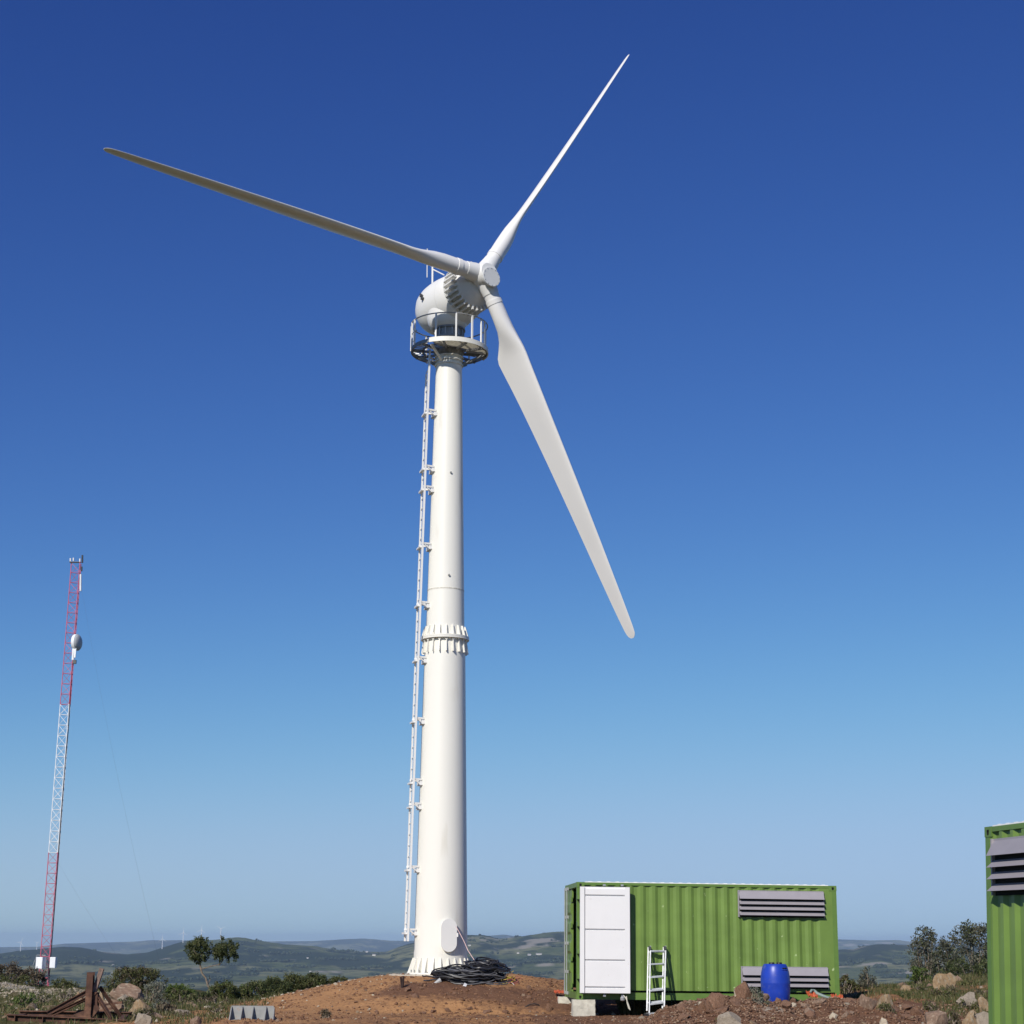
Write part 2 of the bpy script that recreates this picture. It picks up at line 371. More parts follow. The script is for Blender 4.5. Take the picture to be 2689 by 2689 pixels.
# polar grid about the camera: one sheet for the hilltop, one for the country beyond, meeting at one ring
az = np.concatenate([np.radians(np.linspace(-180, -24, 60)[:-1]), np.radians(np.arange(-24, 24, .09)), np.radians(np.linspace(24, 180, 60))])
def sheet(name, rr, mt, zone):
    A, Rr = np.meshgrid(az, rr); X, Y = np.sin(A) * Rr, np.cos(A) * Rr; Z = height(X, Y)
    nr, na = A.shape; V = np.stack([X, Y, Z], -1).reshape(-1, 3)
    i = np.arange(nr - 1)[:, None] * na + np.arange(na - 1)[None, :]
    Q = np.stack([i, i + 1, i + na + 1, i + na], -1).reshape(-1, 4)[:, ::-1]
    me = np_mesh(name, V, Q, mt, True)
    at_ = me.color_attributes.new('zone', 'FLOAT_COLOR', 'POINT')
    at_.data.foreach_set('color', zone(X, Y, Z).reshape(-1, 4).astype(np.float32).ravel())
    o = link(name, me); o['kind'] = 'structure'; return o
def zone_near(X, Y, Z):
    n = fbm(X * .35, Y * .35, 31, 5); n2 = fbm(X * 1.4, Y * 1.4, 37, 4)
    dx = X - TX
    green = np.clip(sm(-X, 6.0, 8.5) * 1.0 + sm(Y, 47, 52) * .9 + sm(X, 7.6, 10.5) * .75 + n * 1.3 - .18, 0, 1)
    green *= sm(np.hypot(X - TX - .3, (Y - TY)) + n * 2, 4.6, 6.4) * np.where((X > -6) & (X < 8) & (Y < 41), .0, 1)
    grn_under = sm(X, 4.2, 5) * (1 - sm(X, 8, 9)) * sm(Y, 39.4, 40.2) * (1 - sm(Y, 43, 44)); green = np.maximum(green, grn_under * .8)
    gravel = np.exp(-((X + 18.5) / 3.6) ** 2 - ((Y - 60) / 4.5) ** 2) + np.exp(-((X + 12.6) / 2.2) ** 2 - ((Y - 52.5) / 2.6) ** 2) + .5 * sm(-X, 9, 13) * sm(n2, .02, .3)
    gravel = gravel + .6 * np.exp(-((X - 5.6) / .9) ** 2 - ((Y - 37.2) / .7) ** 2)
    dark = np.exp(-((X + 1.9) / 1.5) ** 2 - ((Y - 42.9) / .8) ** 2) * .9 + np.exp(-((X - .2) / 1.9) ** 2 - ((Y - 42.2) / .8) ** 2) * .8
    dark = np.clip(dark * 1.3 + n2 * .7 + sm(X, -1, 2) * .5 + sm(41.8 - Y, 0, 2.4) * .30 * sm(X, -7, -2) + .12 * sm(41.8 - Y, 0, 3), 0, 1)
    green = np.maximum(green, 1 - sm(Y, 24, 33)); green = np.where((Y < 33) | (Y > 56), np.maximum(green, .9), green)  # ground out of view greened to cut its warm bounce light
    return np.stack([np.clip(green, 0, 1), np.clip(gravel + n2 * .3, 0, 1), dark, np.ones_like(X)], -1)
def zone_far(X, Y, Z):
    r = np.hypot(X, Y)
    wood = sm(fbm(X / 360, Y / 620, 41, 5) + fbm(X / 80, Y / 170, 43, 3) * .6 + .05 * sm(np.hypot(X, Y), 6000, 9000), -.03, .06)
    fld = sm(fbm(X / 520, Y / 800, 47, 4), -.03, .06)
    rock = sm(fbm(X / 130, Y / 220, 53, 5) + .10 * sm(X, -600, 600), .19, .30)
    return np.stack([wood, fld, rock, np.ones_like(X)], -1)

def ground_material(far):
    m = bpy.data.materials.new('hill_country' if far else 'stony_ground'); m.use_nodes = True
    N, L = m.node_tree.nodes, m.node_tree.links; b = N['Principled BSDF']; b.inputs['Roughness'].default_value = 1
    b.inputs['Specular IOR Level'].default_value = .1
    zc = N.new('ShaderNodeVertexColor'); zc.layer_name = 'zone'; sp = N.new('ShaderNodeSeparateColor'); L.new(zc.outputs[0], sp.inputs[0])
    tc = N.new('ShaderNodeTexCoord')
    def noise(sc, det=8, rough=.6):
        n = N.new('ShaderNodeTexNoise'); n.inputs['Scale'].default_value = sc; n.inputs['Detail'].default_value = det
        n.inputs['Roughness'].default_value = rough; L.new(tc.outputs['Object'], n.inputs['Vector']); return n.outputs['Fac']
    def mr(v, a, b_, c=0, d=1):
        n = N.new('ShaderNodeMapRange'); n.inputs[1].default_value = a; n.inputs[2].default_value = b_; n.inputs[3].default_value = c; n.inputs[4].default_value = d
        L.new(v, n.inputs[0]); return n.outputs[0]
    def mix(f, a, b_, mode='MIX'):
        n = N.new('ShaderNodeMix'); n.data_type = 'RGBA'; n.blend_type = mode
        for k, v in ((0, f), (6, a), (7, b_)):
            if isinstance(v, tuple): n.inputs[k].default_value = (*v, 1)
            elif isinstance(v, float): n.inputs[k].default_value = v
            else: L.new(v, n.inputs[k])
        return n.outputs[2]
    def math_(op, a, b_):
        n = N.new('ShaderNodeMath'); n.operation = op
        for k, v in ((0, a), (1, b_)):
            if isinstance(v, float): n.inputs[k].default_value = v
            else: L.new(v, n.inputs[k])
        return n.outputs[0]
    if far:
        c = mix(mr(noise(.004, 6), .35, .65), (.058, .080, .024), (.125, .138, .050))
        c = mix(sp.outputs[1], c, (.175, .175, .080))
        c = mix(mr(noise(.02, 8), .52, .62), c, (.022, .036, .013))
        c = mix(mr(sp.outputs[0], .0, 1., 0., .95), c, (.014, .026, .010))
        c = mix(mr(sp.outputs[2], .2, 1., 0., .8), c, (.34, .30, .24))
        L.new(c, b.inputs['Base Color'])
    else:
        n1, n2, n3 = noise(1.6), noise(9), noise(42, 4)
        soil = mix(mr(n1, .35, .65), (.45, .240, .108), (.36, .190, .088))
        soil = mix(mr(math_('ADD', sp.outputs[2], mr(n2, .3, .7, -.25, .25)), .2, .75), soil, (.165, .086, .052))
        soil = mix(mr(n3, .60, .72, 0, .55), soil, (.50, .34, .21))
        soil = mix(mr(n2, .55, .68, 0, .6), soil, (.13, .068, .040))  # dark noise patches painted in as small shadows on the rough soil
        gr = mix(mr(n2, .35, .65), (.085, .070, .030), (.13, .110, .052))
        gr = mix(mr(n1, .45, .6), gr, (.050, .065, .018))
        gr = mix(mr(n3, .58, .7, 0, .6), gr, (.26, .21, .13))
        c = mix(mr(math_('ADD', sp.outputs[0], mr(n2, .3, .7, -.3, .3)), .35, .6), soil, gr)
        gv = mix(mr(n3, .4, .6), (.27, .23, .17), (.55, .49, .40))
        c = mix(mr(math_('ADD', sp.outputs[1], mr(n2, .3, .7, -.3, .3)), .45, .7, 0, .9), c, gv)
        L.new(c, b.inputs['Base Color'])
        bp = N.new('ShaderNodeBump'); bp.inputs['Strength'].default_value = .9; bp.inputs['Distance'].default_value = .05
        L.new(math_('ADD', n2, math_('MULTIPLY', n3, .4)), bp.inputs['Height']); L.new(bp.outputs[0], b.inputs['Normal'])
    return m
r_near = np.concatenate([[.5, 3, 8, 14, 20, 26], np.arange(30, 50, .1), np.arange(50, 70, .2), np.geomspace(70, 135, 70)])
r_far = np.concatenate([np.geomspace(135, 3000, 90)[:-1], np.geomspace(3000, 28000, 250), [31000, 35000]])
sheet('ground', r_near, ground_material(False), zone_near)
sheet('hills', r_far, ground_material(True), zone_far)
MAT['canopy'] = leafmat('distant_canopy', [(.014, .026, .012), (.026, .040, .018), (.042, .058, .024)], trans=0)

# ------------------------------------------------------------------ big wind turbine
T = Vector((TX, TY, TZ))
def Tz(z): return Vector((TX, TY, z))
tur = thing('wind_turbine', 'tall white three-bladed wind turbine with cream tubular tower on the red earth mound', 'wind turbine', T)
def r_low(z): return np.interp(z, [.8, 9.68], [.716, .556])
def r_up(z): return np.interp(z, [9.72, 17.95], [.535, .368])
MB().lathe([(r_low(z), z) for z in np.linspace(.83, 9.66, 12)], (TX, TY, 0), n=72).build('lower_tower_section', MAT['cream'], tur, T, True)
MB().lathe([(r_up(z), z) for z in np.linspace(9.74, 17.92, 12)], (TX, TY, 0), n=72).build('upper_tower_section', MAT['cream'], tur, T, True)
MB().ring(Tz(0), .60, .885, .785, .828, 72).build('base_flange', MAT['cream'], tur, T)
MB().ring(Tz(0), .50, .665, 9.655, 9.698, 60).build('flange', MAT['cream'], tur, T)
MB().ring(Tz(0), .50, .665, 9.702, 9.745, 60).build('flange', MAT['cream'], tur, T)
MB().ring(Tz(0), r_up(11.05) - .01, r_up(11.05) + .006, 11.03, 11.06, 60).build('weld_seam', mat('weld_seam_paint', (.62, .59, .50), rough=.6, var=.3, vscale=14), tur, T)
def gusset(z0, z1, r0, r1t, r1b, name='gusset', count=24, ph=0.0):
    """triangular stiffening plates round the tower; r1t / r1b outer radius at top / bottom"""
    m = MB().prism([(r0, -.0125, z0), (r1b, -.0125, z0), (r1t, -.0125, z1), (r0 - .02, -.0125, z1)], (0, .025, 0))
    me = m.mesh(name, MAT['cream'])
    for k in range(count): link(name, me, tur, (0, 0, -TZ), (0, 0, ph + 2 * math.pi * k / count))
gusset(.826, 1.20, .69, .735, .865, ph=.05)
gusset(9.743, 10.02, .51, .575, .655, count=20, ph=.1)
gusset(9.28, 9.657, .53, .60, .655, count=20, ph=.1)
b = MB()
for k in range(48):
    a = 2 * math.pi * (k + .5) / 48 + .05 + (.04 if k % 2 else -.04); e = Vector((math.cos(a), math.sin(a), 0))
    b.tube([Tz(.828) + e * .80, Tz(.90) + e * .80], .014, 6)
o = b.build('anchor_bolts', MAT['galv'], tur, T); o['kind'] = 'stuff'
b = MB()
for k in range(40):
    a = 2 * math.pi * (k + .5) / 40 + .1 + (.05 if k % 2 else -.05); e = Vector((math.cos(a), math.sin(a), 0))
    b.tube([Tz(9.60) + e * .61, Tz(9.80) + e * .61], .014, 6)
o = b.build('flange_bolts', MAT['cream'], tur, T); o['kind'] = 'stuff'

# oval hatch near the foot
ha = math.radians(-90 + 17.5)                                       # towards the camera, a little right
hd = Vector((math.cos(ha), math.sin(ha), 0)); ht = Vector((-math.sin(ha), math.cos(ha), 0))
def stadium(w, h, c, t, k=12):
    r = w / 2; pts = []
    for j in range(k + 1):
        a = math.pi * j / k; pts.append(c + t * (r * math.cos(a)) + Vector((0, 0, h / 2 - r + r * math.sin(a))))
    for j in range(k + 1):
        a = math.pi + math.pi * j / k; pts.append(c + t * (r * math.cos(a)) + Vector((0, 0, -h / 2 + r + r * math.sin(a))))
    return pts
hz = at(1175, 2456, 45.5).z
hc = Tz(hz) + hd * .60
MB().prism(stadium(.36, .76, hc, ht), hd * .18).build('hatch_frame', MAT['cream'], tur, T)
hcv = MB().prism(stadium(.425, .84, hc + hd * .175, ht), hd * .03).build('hatch_cover', MAT['white'], tur, T, True)
MB().box(hc + hd * .19 + ht * .225 + Vector((0, 0, .01)), (.05, .04, .10)).build('hinge', MAT['white'], hcv, T)
for z_, ang in ((14.35, .25), (11.4, .2)):
    a = -math.pi / 2 + ang; e = Vector((math.cos(a), math.sin(a), 0)); p = Tz(z_) + e * (r_up(z_) + .012)
    MB().tube([p - e * .02, p + e * .03], .028, 8).build('lifting_stud', MAT['galv'], tur, T)

# ladder with brackets, standing off the left of the tower
la = math.radians(180 + 14.5)
ld = Vector((math.cos(la), math.sin(la), 0)); lt = Vector((math.sin(la), -math.cos(la), 0))      # lt points away from the camera
if lt.y < 0: lt = -lt
def lad(z, side, off=0.0):
    rr = np.interp(z, [1.6, 17.9], [.93, .61]) + off
    return Tz(z) + ld * rr + lt * (.2 * side)
m = MB(); m.bar(lad(1.62, -1), lad(18.0, -1), .085, .05, up=ld).bar(lad(1.62, 1), lad(17.4, 1), .05, .045, up=ld)
ladder = m.build('ladder', MAT['white'], tur, T); ladder['label'] = 'white ladder standing off the side of the tower'
z = 1.78
while z < 17.9:
    MB().bar(lad(z, -1), lad(z, 1), .024, .024).build('rung', MAT['white'], ladder, T); z += .29
for z in (1.92, 3.54, 5.19, 5.83, 7.47, 9.14, 10.67, 12.33, 13.97, 14.57, 16.22):
    rt = r_low(z) if z < 9.7 else r_up(z)
    p = Tz(z) + ld * (rt - .01)
    m = MB(); m.bar(p + lt * -.14, lad(z, -1, .03) + Vector((0, 0, 0)), .07, .05).bar(p + lt * .14, lad(z, 1, .03), .07, .05)
    m.bar(lad(z - .10, -1, .045), lad(z - .10, 1, .045), .09, .05)
    m.bar(p + lt * -.16 - Vector((0, 0, .16)), lad(z - .04, -1) - ld * .06, .03, .03)
    m.box(p + Vector((0, 0, -.10)) + ld * .015, (.10, .40, .10), Matrix((ld, lt, Vector((0, 0, 1)))).transposed())
    m.build('bracket', MAT['white'], ladder, T)

# service platform
PZ = 18.10; PR = 1.10
plat = MB().ring(Tz(0), PR - .04, PR, PZ - .07, PZ + .03, 72).build('platform', MAT['yaw'], tur, T, True)
plat['label'] = 'round service platform under the nacelle'
g0, g1 = math.radians(-118), math.radians(30)                      # sector with cream grating, facing camera and right
MB().ring(Tz(0), PR + .002, PR + .03, PZ - .09, PZ + .045, 40, g0, g1).build('kick_plate', MAT['cream'], plat, T)
me = None
xs = np.arange(-1.05, 1.06, .052)
for i, v in enumerate(xs):                                           # grating bars run at a slant across the platform
    da = math.radians(38); u = Vector((math.cos(da), math.sin(da), 0)); w = Vector((-u.y, u.x, 0))
    hl = math.sqrt(max(PR ** 2 - v ** 2, .01)) - .05
    segs = []; cur = None
    for t in np.arange(-hl, hl, .04):
        p = w * v + u * t; a = math.atan2(p.y, p.x)
        ok = p.length > .47 and (g0 < a < g1)
        if ok and cur is None: cur = t
        if not ok and cur is not None: segs.append((cur, t)); cur = None
    if cur is not None: segs.append((cur, hl))
    for t0, t1 in segs:
        if t1 - t0 > .1: MB().bar(Tz(PZ - .02) + w * v + u * t0, Tz(PZ - .02) + w * v + u * t1, .022, .03).build('grating_bar', MAT['grating'], plat, T)
for k in range(10):
    a = 2 * math.pi * k / 10 + .2; e = Vector((math.cos(a), math.sin(a), 0)); p = Vector((-e.y, e.x, 0))
    MB().bar(Tz(PZ - .07) + e * .40, Tz(PZ - .07) + e * (PR - .03), .05, .07).build('joist', MAT['yaw'], plat, T)
for a0 in (math.radians(-200), math.radians(60)):                  # sparse bars over the open sectors
    for j in range(9):
        a = a0 + j * .14; e = Vector((math.cos(a), math.sin(a), 0))
        MB().bar(Tz(PZ - .02) + e * .78, Tz(PZ - .02) + e * (PR - .03), .018, .03).build('grating_bar', MAT['greymetal'], plat, T)
MB().ring(Tz(0), .74, .78, PZ - .06, PZ - .01, 60, math.radians(60), math.radians(242)).build('inner_ring', MAT['yaw'], plat, T)
# brackets under the platform
for a_ in (-118, 0, 62, 118, 180):
    a = math.radians(a_); e = Vector((math.cos(a), math.sin(a), 0))
    MB().bar(Tz(PZ - .42) + e * .38, Tz(PZ - .12) + e * 1.0, .06, .06).build('support_arm', MAT['cream'] if a_ == -118 else MAT['yaw'], plat, T)
rail = MB().tube([Tz(PZ + .76) + Vector((math.cos(a), math.sin(a), 0)) * PR for a in np.linspace(0, 2 * math.pi, 73)], .019, 8, caps=False).build('handrail', MAT['greymetal'], plat, T, True)
MB().tube([Tz(PZ + .40) + Vector((math.cos(a), math.sin(a), 0)) * PR for a in np.linspace(math.radians(20), math.radians(215), 40)], .013, 6).build('mid_rail', MAT['greymetal'], plat, T, True)
pm = MB().lo((-.022, -.022, 0), (.022, .022, .76)).mesh('post', MAT['white'])
for a_ in (-165, -152, -108, -78, -52, -32, -22, 20, 60, 95, 130, 160, 178):
    a = math.radians(a_); link('post', pm, plat, (PR * math.cos(a), PR * math.sin(a), PZ - TZ), (0, 0, a))
# rings under the tower head
m = MB()
for zz in (17.62, 17.74, 17.86): m.ring(Tz(0), .35, .41, zz, zz + .035, 60)
m.build('collar_ring', MAT['cream'], tur, T)
MB().lathe([(.37, 17.9), (.44, 18.02), (.44, 18.16), (.41, 18.16), (.41, 18.42), (.45, 18.42), (.45, 18.48), (.40, 18.48), (.40, 18.70), (.46, 18.70), (.46, 18.74)], (TX, TY, 0), n=60).build('yaw_bearing', MAT['yaw'], tur, T, True)
bm_ = MB().lo((.405, -.018, 18.17), (.435, .018, 18.41)).mesh('yaw_bolt', MAT['greymetal'])
for k in range(28): link('yaw_bolt', bm_, tur, (0, 0, -TZ), (0, 0, 2 * math.pi * k / 28)); 
for k in range(14): link('yaw_bolt', bm_, tur, (0, 0, -TZ + .29), (0, 0, 2 * math.pi * k / 14))
MB().lathe([(.44, 18.75), (.50, 18.80), (.56, 18.92), (.59, 19.05), (.60, 19.5)], (TX - .06, TY, 0), n=60).build('nacelle_neck', MAT['nac'], tur, T, True)

# nacelle and rotor
HUB = at(1268, 722, 44.95)
RN = Vector((.5758, -.8145, .0715)).normalized()                     # rotor axis, towards the wind
Rh = RN.cross(Vector((0, 0, 1))).normalized(); Rv = Rh.cross(RN).normalized()
def ax(s): return HUB - RN * s
nacR = [(.62, .86), (.70, .95), (.755, 1.3), (.79, 1.6), (.80, 1.9), (.785, 2.15), (.73, 2.4), (.61, 2.62), (.42, 2.80), (.20, 2.89), (.03, 2.92)]
nb2 = Vector((0, 0, -.24))
nc = Vector((0, 0, -.16))
nac = MB().lathe(nacR, HUB + nb2, -RN, n=64).build('nacelle', MAT['nac'], tur, T, True, 40)
MB().lathe([(.758, 1.33), (.764, 1.34), (.764, 1.36), (.760, 1.37)], HUB + nb2, -RN, n=64, cap0=False, cap1=False).build('panel_joint', MAT['casting'], nac, T, True)
gen = MB().lathe([(.34, .16), (.38, .18), (.58, .40), (.62, .44), (.62, .90), (.56, .93)], HUB + nc, -RN, n=64).build('generator', MAT['casting'], tur, T, True, 30)
fm = MB().lo((.61, -.022, .42), (.745, .022, .92))
fmesh = fm.mesh('cooling_fin', MAT['casting'])
gm = Matrix((Rh, Rv, -RN)).transposed()
for k in range(30):
    a = 2 * math.pi * k / 30; o = link('cooling_fin', fmesh, gen)
    o.matrix_local = Matrix.Translation(HUB + nc - T) @ gm.to_4x4() @ Matrix.Rotation(a, 4, 'Z')
MB().lathe([(.60, .905), (.735, .905), (.735, .93), (.60, .93)], HUB + nc, -RN, n=64, cap0=False, cap1=False).build('rear_ring', MAT['casting'], gen, T, True, 30)
# aerial mast and rail on the nacelle roof, vent on its flank
p0 = at(1136, 734, 46.9); p1 = at(1136, 700, 46.9)
m = MB(); m.tube([p0 - Vector((0, 0, .2)), p1], .03, 8); m.build('mast_pole', MAT['white'], nac, T)
q0 = at(1122, 700, 47.3); q1 = at(1122, 653, 47.3)
MB().tube([q0 - Vector((0, 0, .35)), q1], .015, 6).build('aerial', MAT['white'], nac, T)
MB().tube([at(1138, 708, 46.9), at(1166, 722, 46.2)], .02, 6).build('handrail', MAT['white'], nac, T)
vp = at(1134, 768, 45.75)
for dx_, dz_, r_ in ((0, .03, .05), (.07, -.06, .05), (-.05, .10, .025)):
    c_ = HUB - RN * 1.95 + nb2; e = (vp + Vector((dx_, 0, dz_)) - c_); e -= RN * e.dot(RN); e.normalize()
    b0 = c_ + e * .74 + RN * (dx_) + Vector((0, 0, dz_)) * .2
    MB().tube([b0, b0 + e * .13], r_, 10).build('vent_stub', MAT['darkmetal'], nac, T)

hub = MB().lathe([(.30, .22), (.33, .10), (.36, -.05), (.34, -.18), (.29, -.27), (.27, -.30)], HUB + Vector((.02, 0, -.03)), -RN, n=48).build('hub', MAT['nac'], tur, T, True, 50)
capc = at(1291, 727, 44.66)
MB().lathe([(.25, .12), (.275, .03), (.29, .03), (.29, 0), (.285, -.005)], capc, -RN, n=40).build('nose_cover', mat('nose_cover_paint', (.62, .63, .62), rough=.5, var=.04), hub, T, True, 30)
bb = MB()
for k in range(12):
    a = 2 * math.pi * k / 12; e = Rh * math.cos(a) + Rv * math.sin(a); bb.tube([capc + e * .262 + RN * .0, capc + e * .262 + RN * .022], .012, 6)
o = bb.build('cover_bolts', MAT['greymetal'], hub, T); o['kind'] = 'stuff'

PH0 = math.radians(3.76); TIPS = [(272.9, 390.4), (1649.3, 146), (1661, 1675.7)]
RADIUS = 11.2
ST = [  # r/R, chord, thickness, roundness (1 circle, 0 aerofoil), angle, axis position from leading edge
    (.052, .44, .44, 1, 107, .5), (.07, .44, .44, 1, 107, .5), (.0705, .475, .475, 1, 107, .5), (.082, .475, .475, 1, 107, .5), (.0825, .45, .45, 1, 107, .5), (.12, .46, .46, 1, 107, .5), (.15, .50, .45, .85, 107, .49),
    (.175, .64, .41, .55, 107, .44), (.195, .82, .35, .28, 107, .39), (.21, .95, .31, .1, 107, .36), (.225, 1.0, .28, 0, 107, .35), (.25, .985, .255, 0, 105.5, .355), (.30, .94, .23, 0, 103.5, .37), (.35, .90, .21, 0, 102, .385),
    (.42, .85, .19, 0, 100.5, .40), (.5, .79, .165, 0, 99.5, .42), (.58, .73, .145, 0, 99, .435), (.66, .665, .125, 0, 98.6, .445), (.74, .60, .108, 0, 98.3, .455), (.82, .53, .092, 0, 98, .46), (.9, .455, .076, 0, 98, .47),
    (.95, .395, .064, 0, 98, .48), (.975, .355, .056, 0, 98, .49), (.988, .31, .046, 0, 98, .5), (.995, .24, .034, 0, 98, .5), (1.0, .10, .016, 0, 98, .5)]
def foil(rd, n=14):
    pts = []
    for j in range(2 * n):
        t = 2 * math.pi * j / (2 * n); x = .5 - .5 * math.cos(t); s = 1 if t < math.pi else -1
        yt = 5 * 1.0 * (.2969 * math.sqrt(max(x, 0)) - .126 * x - .3516 * x * x + .2843 * x ** 3 - .1015 * x ** 4)  # max .5
        yt *= (1.0 if s > 0 else .62); cam_ = .10 * 4 * x * (1 - x)
        yf = s * yt + cam_ * 1.2
        yc = s * math.sqrt(max(.25 - (x - .5) ** 2, 0))
        pts.append((x, yf * (1 - rd) + yc * rd))
    return pts
LBL = ['blade pointing to the left with its shaded flat side down', 'sunlit blade pointing up to the right, seen edge-on', 'wide blade hanging down to the right beside the tower']
for k in range(3):
    a = PH0 + k * 2 * math.pi / 3; rad0 = Rh * math.cos(a) + Rv * math.sin(a); tan0 = Rv * math.cos(a) - Rh * math.sin(a)
    tip0 = HUB + rad0 * RADIUS
    tip = at(*TIPS[k], tip0.y) ; e = (tip - HUB); R_ = e.length; e.normalize()
    tan = (tan0 - e * tan0.dot(e)).normalized(); nn = (RN - e * RN.dot(e)).normalized()
    vs, fs = [], []; n = None
    for (fr, ch, th, rd, be, ap) in ST:
        be = math.radians(be); c = tan * math.cos(be) + nn * math.sin(be); q = e.cross(c).normalized()
        if k == 1: pass
        P = HUB + e * (R_ * fr); pts = foil(rd); n = len(pts)
        for x, y in pts: vs.append(P + c * ((ap - x) * ch) + q * (-y * th))
    for i in range(len(ST) - 1):
        for j in range(n): fs.append((i * n + j, i * n + (j + 1) % n, (i + 1) * n + (j + 1) % n, (i + 1) * n + j))
    fs.append(tuple(range(n))); fs.append(tuple((len(ST) - 1) * n + j for j in range(n)))
    bl = MB().add(vs, fs).build('blade', MAT['blade'], tur, T, True, 40); bl['label'] = LBL[k]
    MB().tube([HUB + e * .02, HUB + e * .30, HUB + e * .56, HUB + e * .60], .24, 32, radii=[.27, .27, .235, .235]).build('blade_socket', MAT['nac'], hub, T, True, 40)

# concrete pad under the tower
b = MB(); b.lathe([(1.36, .60), (1.38, .74), (1.33, .783)], (TX, TY, 0), n=40)
tag(b.build('concrete_pad', MAT['pad'], None, (0, 0, 0)), 'round concrete footing slab just under the turbine tower', 'foundation')

# ------------------------------------------------------------------ shipping containers
CL, CW, CH = 6.058, 2.438, 2.591
def make_container(label, louvres, door, loc, rot):
    root = thing('shipping_container', label, 'shipping container', loc, rot)
    G, GD = MAT['green'], MAT['greend']
    for x in (0, CL):
        for y in (0, CW):
            sx, sy = (1 if x == 0 else -1), (1 if y == 0 else -1)
            MB().lo((x + sx * .006, y + sy * .006, .118), (x + sx * .115, y + sy * .115, CH - .118)).build('corner_post', GD, root)
            for z in (0, CH - .118):
                m = MB().lo((x, y, z), (x + sx * .178, y + sy * .162, z + .118)); c = m.build('corner_casting', GD, root)
                fy = y - sy * .002
                MB().tube([(x + sx * .089, fy, z + .040), (x + sx * .089, fy + sy * .01, z + .040)], .024, 12).build('casting_hole_shade', MAT['dark'], c)  # black disc painted in for the shade of the hole
                h = MB(); h.lathe([(.026, 0), (.026, .006)], (x + sx * .089, y - .003 if sy > 0 else y - .003, z + .055), (0, 1, 0), 16)
                h.box((x + sx * .089, y, z + .068), (.052, .006, .030)); h.build('casting_hole_shade', MAT['dark'], c)
    for y in (0, CW):
        s = 1 if y == 0 else -1
        MB().lo((.178, y + s * .004, CH - .062), (CL - .178, y + s * .064, CH - .004)).build('top_rail', GD, root)
        m = MB().lo((.178, y + s * .014, .015), (CL - .178, y + s * .022, .155)); m.lo((.178, y + s * .004, .006), (CL - .178, y + s * .046, .018)); m.lo((.178, y + s * .012, .152), (CL - .178, y + s * .060, .160))
        m.build('bottom_rail', GD, root)
    # corrugated sides
    def corr(y, s, name='side_panel'):
        xs = [.115]; ys = [0.0]; x = .15; d = .036
        xs.append(x); ys.append(0)
        while x < CL - .42:
            for dx, yy in ((.068, d), (.072, d), (.068, 0), (.070, 0)):
                x += dx; xs.append(x); ys.append(yy)
        xs.append(CL - .115); ys.append(0)
        vs, fs = [], []
        off = .010
        for X, Y in zip(xs, ys): vs += [(X, y + s * (off + Y), .208), (X, y + s * (off + Y), CH - .062)]
        n = len(xs)
        for i in range(n - 1): fs.append((2 * i, 2 * i + 2, 2 * i + 3, 2 * i + 1))
        for X, Y in zip(xs, ys): vs += [(X, y + s * (off + Y + .004), .208), (X, y + s * (off + Y + .004), CH - .062)]
        for i in range(n - 1): fs.append((2 * (n + i), 2 * (n + i) + 1, 2 * (n + i) + 3, 2 * (n + i) + 2))
        me = bpy.data.meshes.new(name); me.from_pydata(vs, [], fs); me.update(); me.materials.append(G)
        return link(name, me, root)
    corr(0, 1); corr(CW, -1)
    MB().lo((CL - .05, .115, .12), (CL - .02, CW - .115, CH - .12)).build('end_wall', G, root)
    # far end frame
    for z0, z1 in ((.006, .15), (CH - .11, CH - .004)):
        MB().lo((CL - .10, .162, z0), (CL - .004, CW - .162, z1)).build('end_beam', GD, root)
        MB().lo((.004, .162, z0), (.10, CW - .162, z1)).build('end_beam', GD, root)
    # roof of pressed sheet, ribs proud of the rails
    m = MB().lo((.07, .07, CH - .06), (CL - .07, CW - .07, CH - .015)); m.build('roof_sheet', MAT['roofw'], root)
    rb = MB().prism([(-.075, .03, 0), (-.035, .03, .026), (.035, .03, .026), (.075, .03, 0)], (0, CW - .06, 0)).mesh('roof_rib', MAT['roofw'])
    x = .32
    while x < CL - .25: link('roof_rib', rb, root, (x, 0, CH - .006)); x += .209
    MB().lo((.19, .012, CH - .0045), (CL - .19, .03, CH + .012)).build('roof_edge', MAT['roofw'], root)
    MB().lo((.10, .10, .10), (CL - .1, CW - .1, .15)).build('floor', MAT['dark'], root)
    for lx0, lx1, lz0, lz1, ns in louvres:
        fr = MB().lo((lx0 - .03, -.004, lz0), (lx0, -.044, lz1 + .02)).lo((lx0, -.004, lz1 - .02), (lx1, -.02, lz1 + .02)).lo((lx1, -.004, lz0), (lx1 + .01, -.03, lz1)).build('louvre', MAT['louvre'], root)
        MB().lo((lx0, .004, lz0), (lx1, -.003, lz1)).build('slat_gap_shade', MAT['dark'], fr)  # black sheet puts the shade between the slats into colour
        pitch = (lz1 - lz0 - .09) / ns
        zt = lz1
        for i in range(ns):
            hgt = pitch * .66 if i else pitch * .66 + .09
            zb = zt - hgt
            m = MB().prism([(lx0, -.010, zt), (lx0, -.018, zt), (lx0, -.115, zb), (lx0, -.107, zb)], (lx1 - lx0, 0, 0))
            m.build('slat', MAT['louvre'], fr); zt = zb - pitch * .34
            zt += 0
